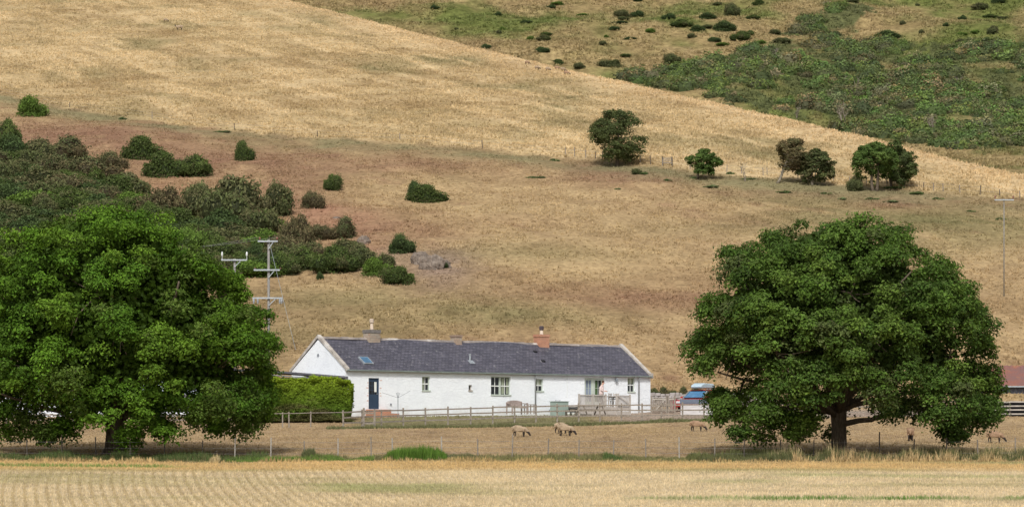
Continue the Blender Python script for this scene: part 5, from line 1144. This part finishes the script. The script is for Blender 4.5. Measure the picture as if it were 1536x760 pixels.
# ------------------------------------------------------------------ animals and person
def skin(name, verts, edges, sub=2):
    me = bpy.data.meshes.new(name); me.from_pydata([v[:3] for v in verts], edges, []); o = bpy.data.objects.new(name, me); COL.objects.link(o)
    o.modifiers.new('s', 'SKIN'); sv = me.skin_vertices[0].data if me.skin_vertices else None
    if sv is None:
        bpy.context.view_layer.objects.active = o; bpy.ops.mesh.customdata_skin_add(); sv = me.skin_vertices[0].data
    for i, v in enumerate(verts): r = v[3]; sv[i].radius = r if isinstance(r, tuple) else (r, r); sv[i].use_root = (i == 0)
    m = o.modifiers.new('u', 'SUBSURF'); m.levels = sub; m.render_levels = sub
    dg = bpy.context.evaluated_depsgraph_get(); res = bpy.data.meshes.new_from_object(o.evaluated_get(dg)); bpy.data.objects.remove(o); res.name = name
    for p in res.polygons: p.use_smooth = True
    return res
wool = surf('cream_fleece', (.44, .34, .235), (.30, .225, .15), 14, .95, .05, bump=.03, bscale=30); dark = surf('black_face_wool', (.035, .028, .025), (.05, .04, .035), 8, .9); wools = surf('shorn_tan_fleece', (.36, .24, .15), (.28, .18, .12), 14, .95, bump=.03, bscale=30)
def sheep_mesh(graze=True, fl=wool):
    hv = [(.58, 0, .40, .11), (.72, 0, .22, .085), (.80, 0, .09, .055)] if graze else [(.55, 0, .74, .12), (.68, 0, .86, .09), (.80, 0, .80, .06)]
    V = [(-.10, 0, .64, .25), (-.38, 0, .65, .235), (-.54, 0, .66, .15), (.20, 0, .63, .235), (.42, 0, .57, .175)]+hv
    E = [(0, 1), (1, 2), (0, 3), (3, 4), (4, 5), (5, 6), (6, 7)]
    def leg(root, x, y, dx):
        b = len(V); V.extend([(x, y, .48, .075), (x+dx, y, .26, .045), (x+dx*.4, y, .04, .034), (x+dx*.4+.04, y, .012, .03)]); E.extend([(root, b), (b, b+1), (b+1, b+2), (b+2, b+3)])
    leg(1, -.42, .12, -.07); leg(1, -.36, -.12, .05); leg(3, .26, .11, .05); leg(3, .30, -.11, -.05)
    for sy in (-1, 1): V.append((hv[1][0]-.1, sy*.13, hv[1][2]+.08, .028)); E.append((len(hv)+3+0, len(V)-1))
    V.append((-.60, 0, .42, .04)); E.append((2, len(V)-1))
    me = skin('sheep', V, E); me.materials.append(fl); me.materials.append(dark)
    for p in me.polygons:
        c = p.center; p.material_index = 1 if (c.z < .40 or (c.x > (.60 if graze else .58) and (c.z < .42 or not graze))) else 0
    return me
SM = {0: sheep_mesh(True), 1: sheep_mesh(False), 2: sheep_mesh(True, wools)}
def sheep(u, v, rz, k, label, mesh=0, group='sheep grazing in the paddock', sy=1.):
    g = G(u, v); o = bpy.data.objects.new('sheep', SM[mesh]); COL.objects.link(o); o.location = on(g.x, g.y) if g.y < 1000 else g; o.rotation_euler.z = rz; o.scale = (k, k*sy, k); return tag(o, label, 'sheep', group)
sheep(780, 655, R(-8), .74, 'cream sheep with black face grazing alone, leftmost in the paddock')
sheep(849, 653.5, R(-14), .76, 'cream sheep with black face grazing in front of its pair')
sheep(843, 650.5, R(20), .76, 'cream sheep half hidden behind the grazing one')
sheep(1046, 646.5, R(-5), .72, 'tan sheep grazing at the left edge of the right tree', 2)
sheep(1178, 655, R(100), .72, 'tan sheep seen between hanging branches left of the right trunk', 2)
sheep(1366, 661, R(80), .8, 'dark faced sheep behind hanging branches right of the right trunk', 2)
sheep(1493, 664, R(-10), .74, 'thin tan sheep grazing at the far right of the paddock', 2)
for i, (u, v, k, m) in enumerate([(249, 33, .75, 0), (269, 46, 1.15, 1), (791, 97, .7, 2), (806, 105, .8, 0), (822, 107, .8, 0), (836, 105, .7, 2), (845, 108, .85, 0), (850, 113, .8, 2)]):
    sheep(u, v, [R(10), R(170), R(20), R(-30), R(-40), R(0), R(30), R(-20)][i], k, ['smaller pinkish sheep high on the upper left field', 'large white sheep high on the upper left field', 'tiny sheep near the ridge, leftmost of the distant flock', 'pale sheep second from the left in the distant flock', 'white sheep in the middle of the distant flock', 'brownish sheep just left of the right hand pair near the ridge', 'pale sheep upper one of the right hand pair near the ridge', 'brown sheep rightmost and lowest of the distant flock'][i], m, 'distant sheep on the bleached field')

def person():
    r_ = local(1.35, 902, None, 'person', 'person in a loose pink white shirt and dark trousers standing on the deck looking down', 'person', z=DZ+.002, rz=-TH+R(-20))
    # local +x is the facing direction
    V = [(0, 0, .95, (.15, .12)), (.01, 0, 1.12, (.15, .11)), (.03, 0, 1.32, (.18, .12)), (.05, 0, 1.43, (.12, .09)), (.085, 0, 1.50, .052), (.13, 0, 1.60, (.078, .085)), (.15, 0, 1.69, (.075, .09))]
    E = [(0, 1), (1, 2), (2, 3), (3, 4), (4, 5), (5, 6)]
    for sy in (-1, 1):
        b = len(V); V += [(.0, sy*.10, .86, .095), (.03, sy*.11, .49, .062), (-.02, sy*.12, .09, .042), (.14, sy*.13, .035, .036)]; E += [(0, b), (b, b+1), (b+1, b+2), (b+2, b+3)]
        b = len(V); V += [(.05, sy*.19, 1.38, .065), (.03, sy*.25, 1.13, .05), (.26, sy*.14, 1.06, .036), (.33, sy*.09, 1.07, .034)]; E += [(3, b), (b, b+1), (b+1, b+2), (b+2, b+3)]
        h = len(V)-1
        for f in range(4): V.append((.41-.012*abs(f-1), sy*(.055+.022*f), 1.065-.01*f, .0105)); E.append((h, len(V)-1)); V.append((.43-.012*abs(f-1), sy*(.05+.022*f), 1.03-.01*f, .009)); E.append((len(V)-2, len(V)-1))
        V.append((.365, sy*.045, 1.10, .012)); E.append((h, len(V)-1))
    me = skin('body', V, E, 2)
    for m in (surf('skin', (.52, .30, .22), (.46, .26, .19), 5, .6), surf('pink_white_shirt', (.68, .56, .53), (.60, .48, .46), 4, .85), surf('dark_trousers', (.045, .035, .045), None, 4, .85), surf('white_shoes', (.6, .6, .6), None, 4, .7)): me.materials.append(m)
    for p in me.polygons:
        c = p.center; p.material_index = 3 if c.z < .08 else 2 if c.z < .86 else 1 if (c.z < 1.47 and c.x < .27) else 0
    link('body', me, r_)
    mb = MB(); mb.tube([(0, 0, .80), (.0, 0, .95), (.01, 0, 1.15), (.03, 0, 1.36)], [.20, .19, .185, .17], 16); o = mb.build('shirt', surf('loose_shirt', (.70, .58, .55), (.60, .47, .45), 5, .85, bump=.02, bscale=9), r_, True); o.scale = (.82, 1.12, 1)
    hr = blob_mesh_dark(np.array([.125, 0, 1.695]), np.array([.10, .095, .10]), (0, 0, 0)); V_, F_, _ = hr; o = link('hair', raw_mesh('hair', V_, F_, surf('brown_hair', (.09, .05, .03), None, 20, .7), smooth=True), r_)
    V2 = [(.222, 0, 1.60), (.255, -.016, 1.585), (.255, .016, 1.585), (.225, 0, 1.64)]; link('nose', raw_mesh('nose', V2, [(0, 1, 3), (0, 3, 2), (1, 2, 3), (0, 2, 1)], me.materials[0]), r_)
    e = Vector((.44, 0, 1.06)); wpos = r_.matrix_basis @ e
    mb = MB(); mb.box(-.05, .05, -.08, .08, -.008, .008); ph = mb.build('tray', M['whitep']); ph.location = wpos; ph.rotation_euler = (R(0), R(-20), r_.rotation_euler.z); tag(ph, 'small pale dish held in both hands by the person on the deck', 'dish')
person()
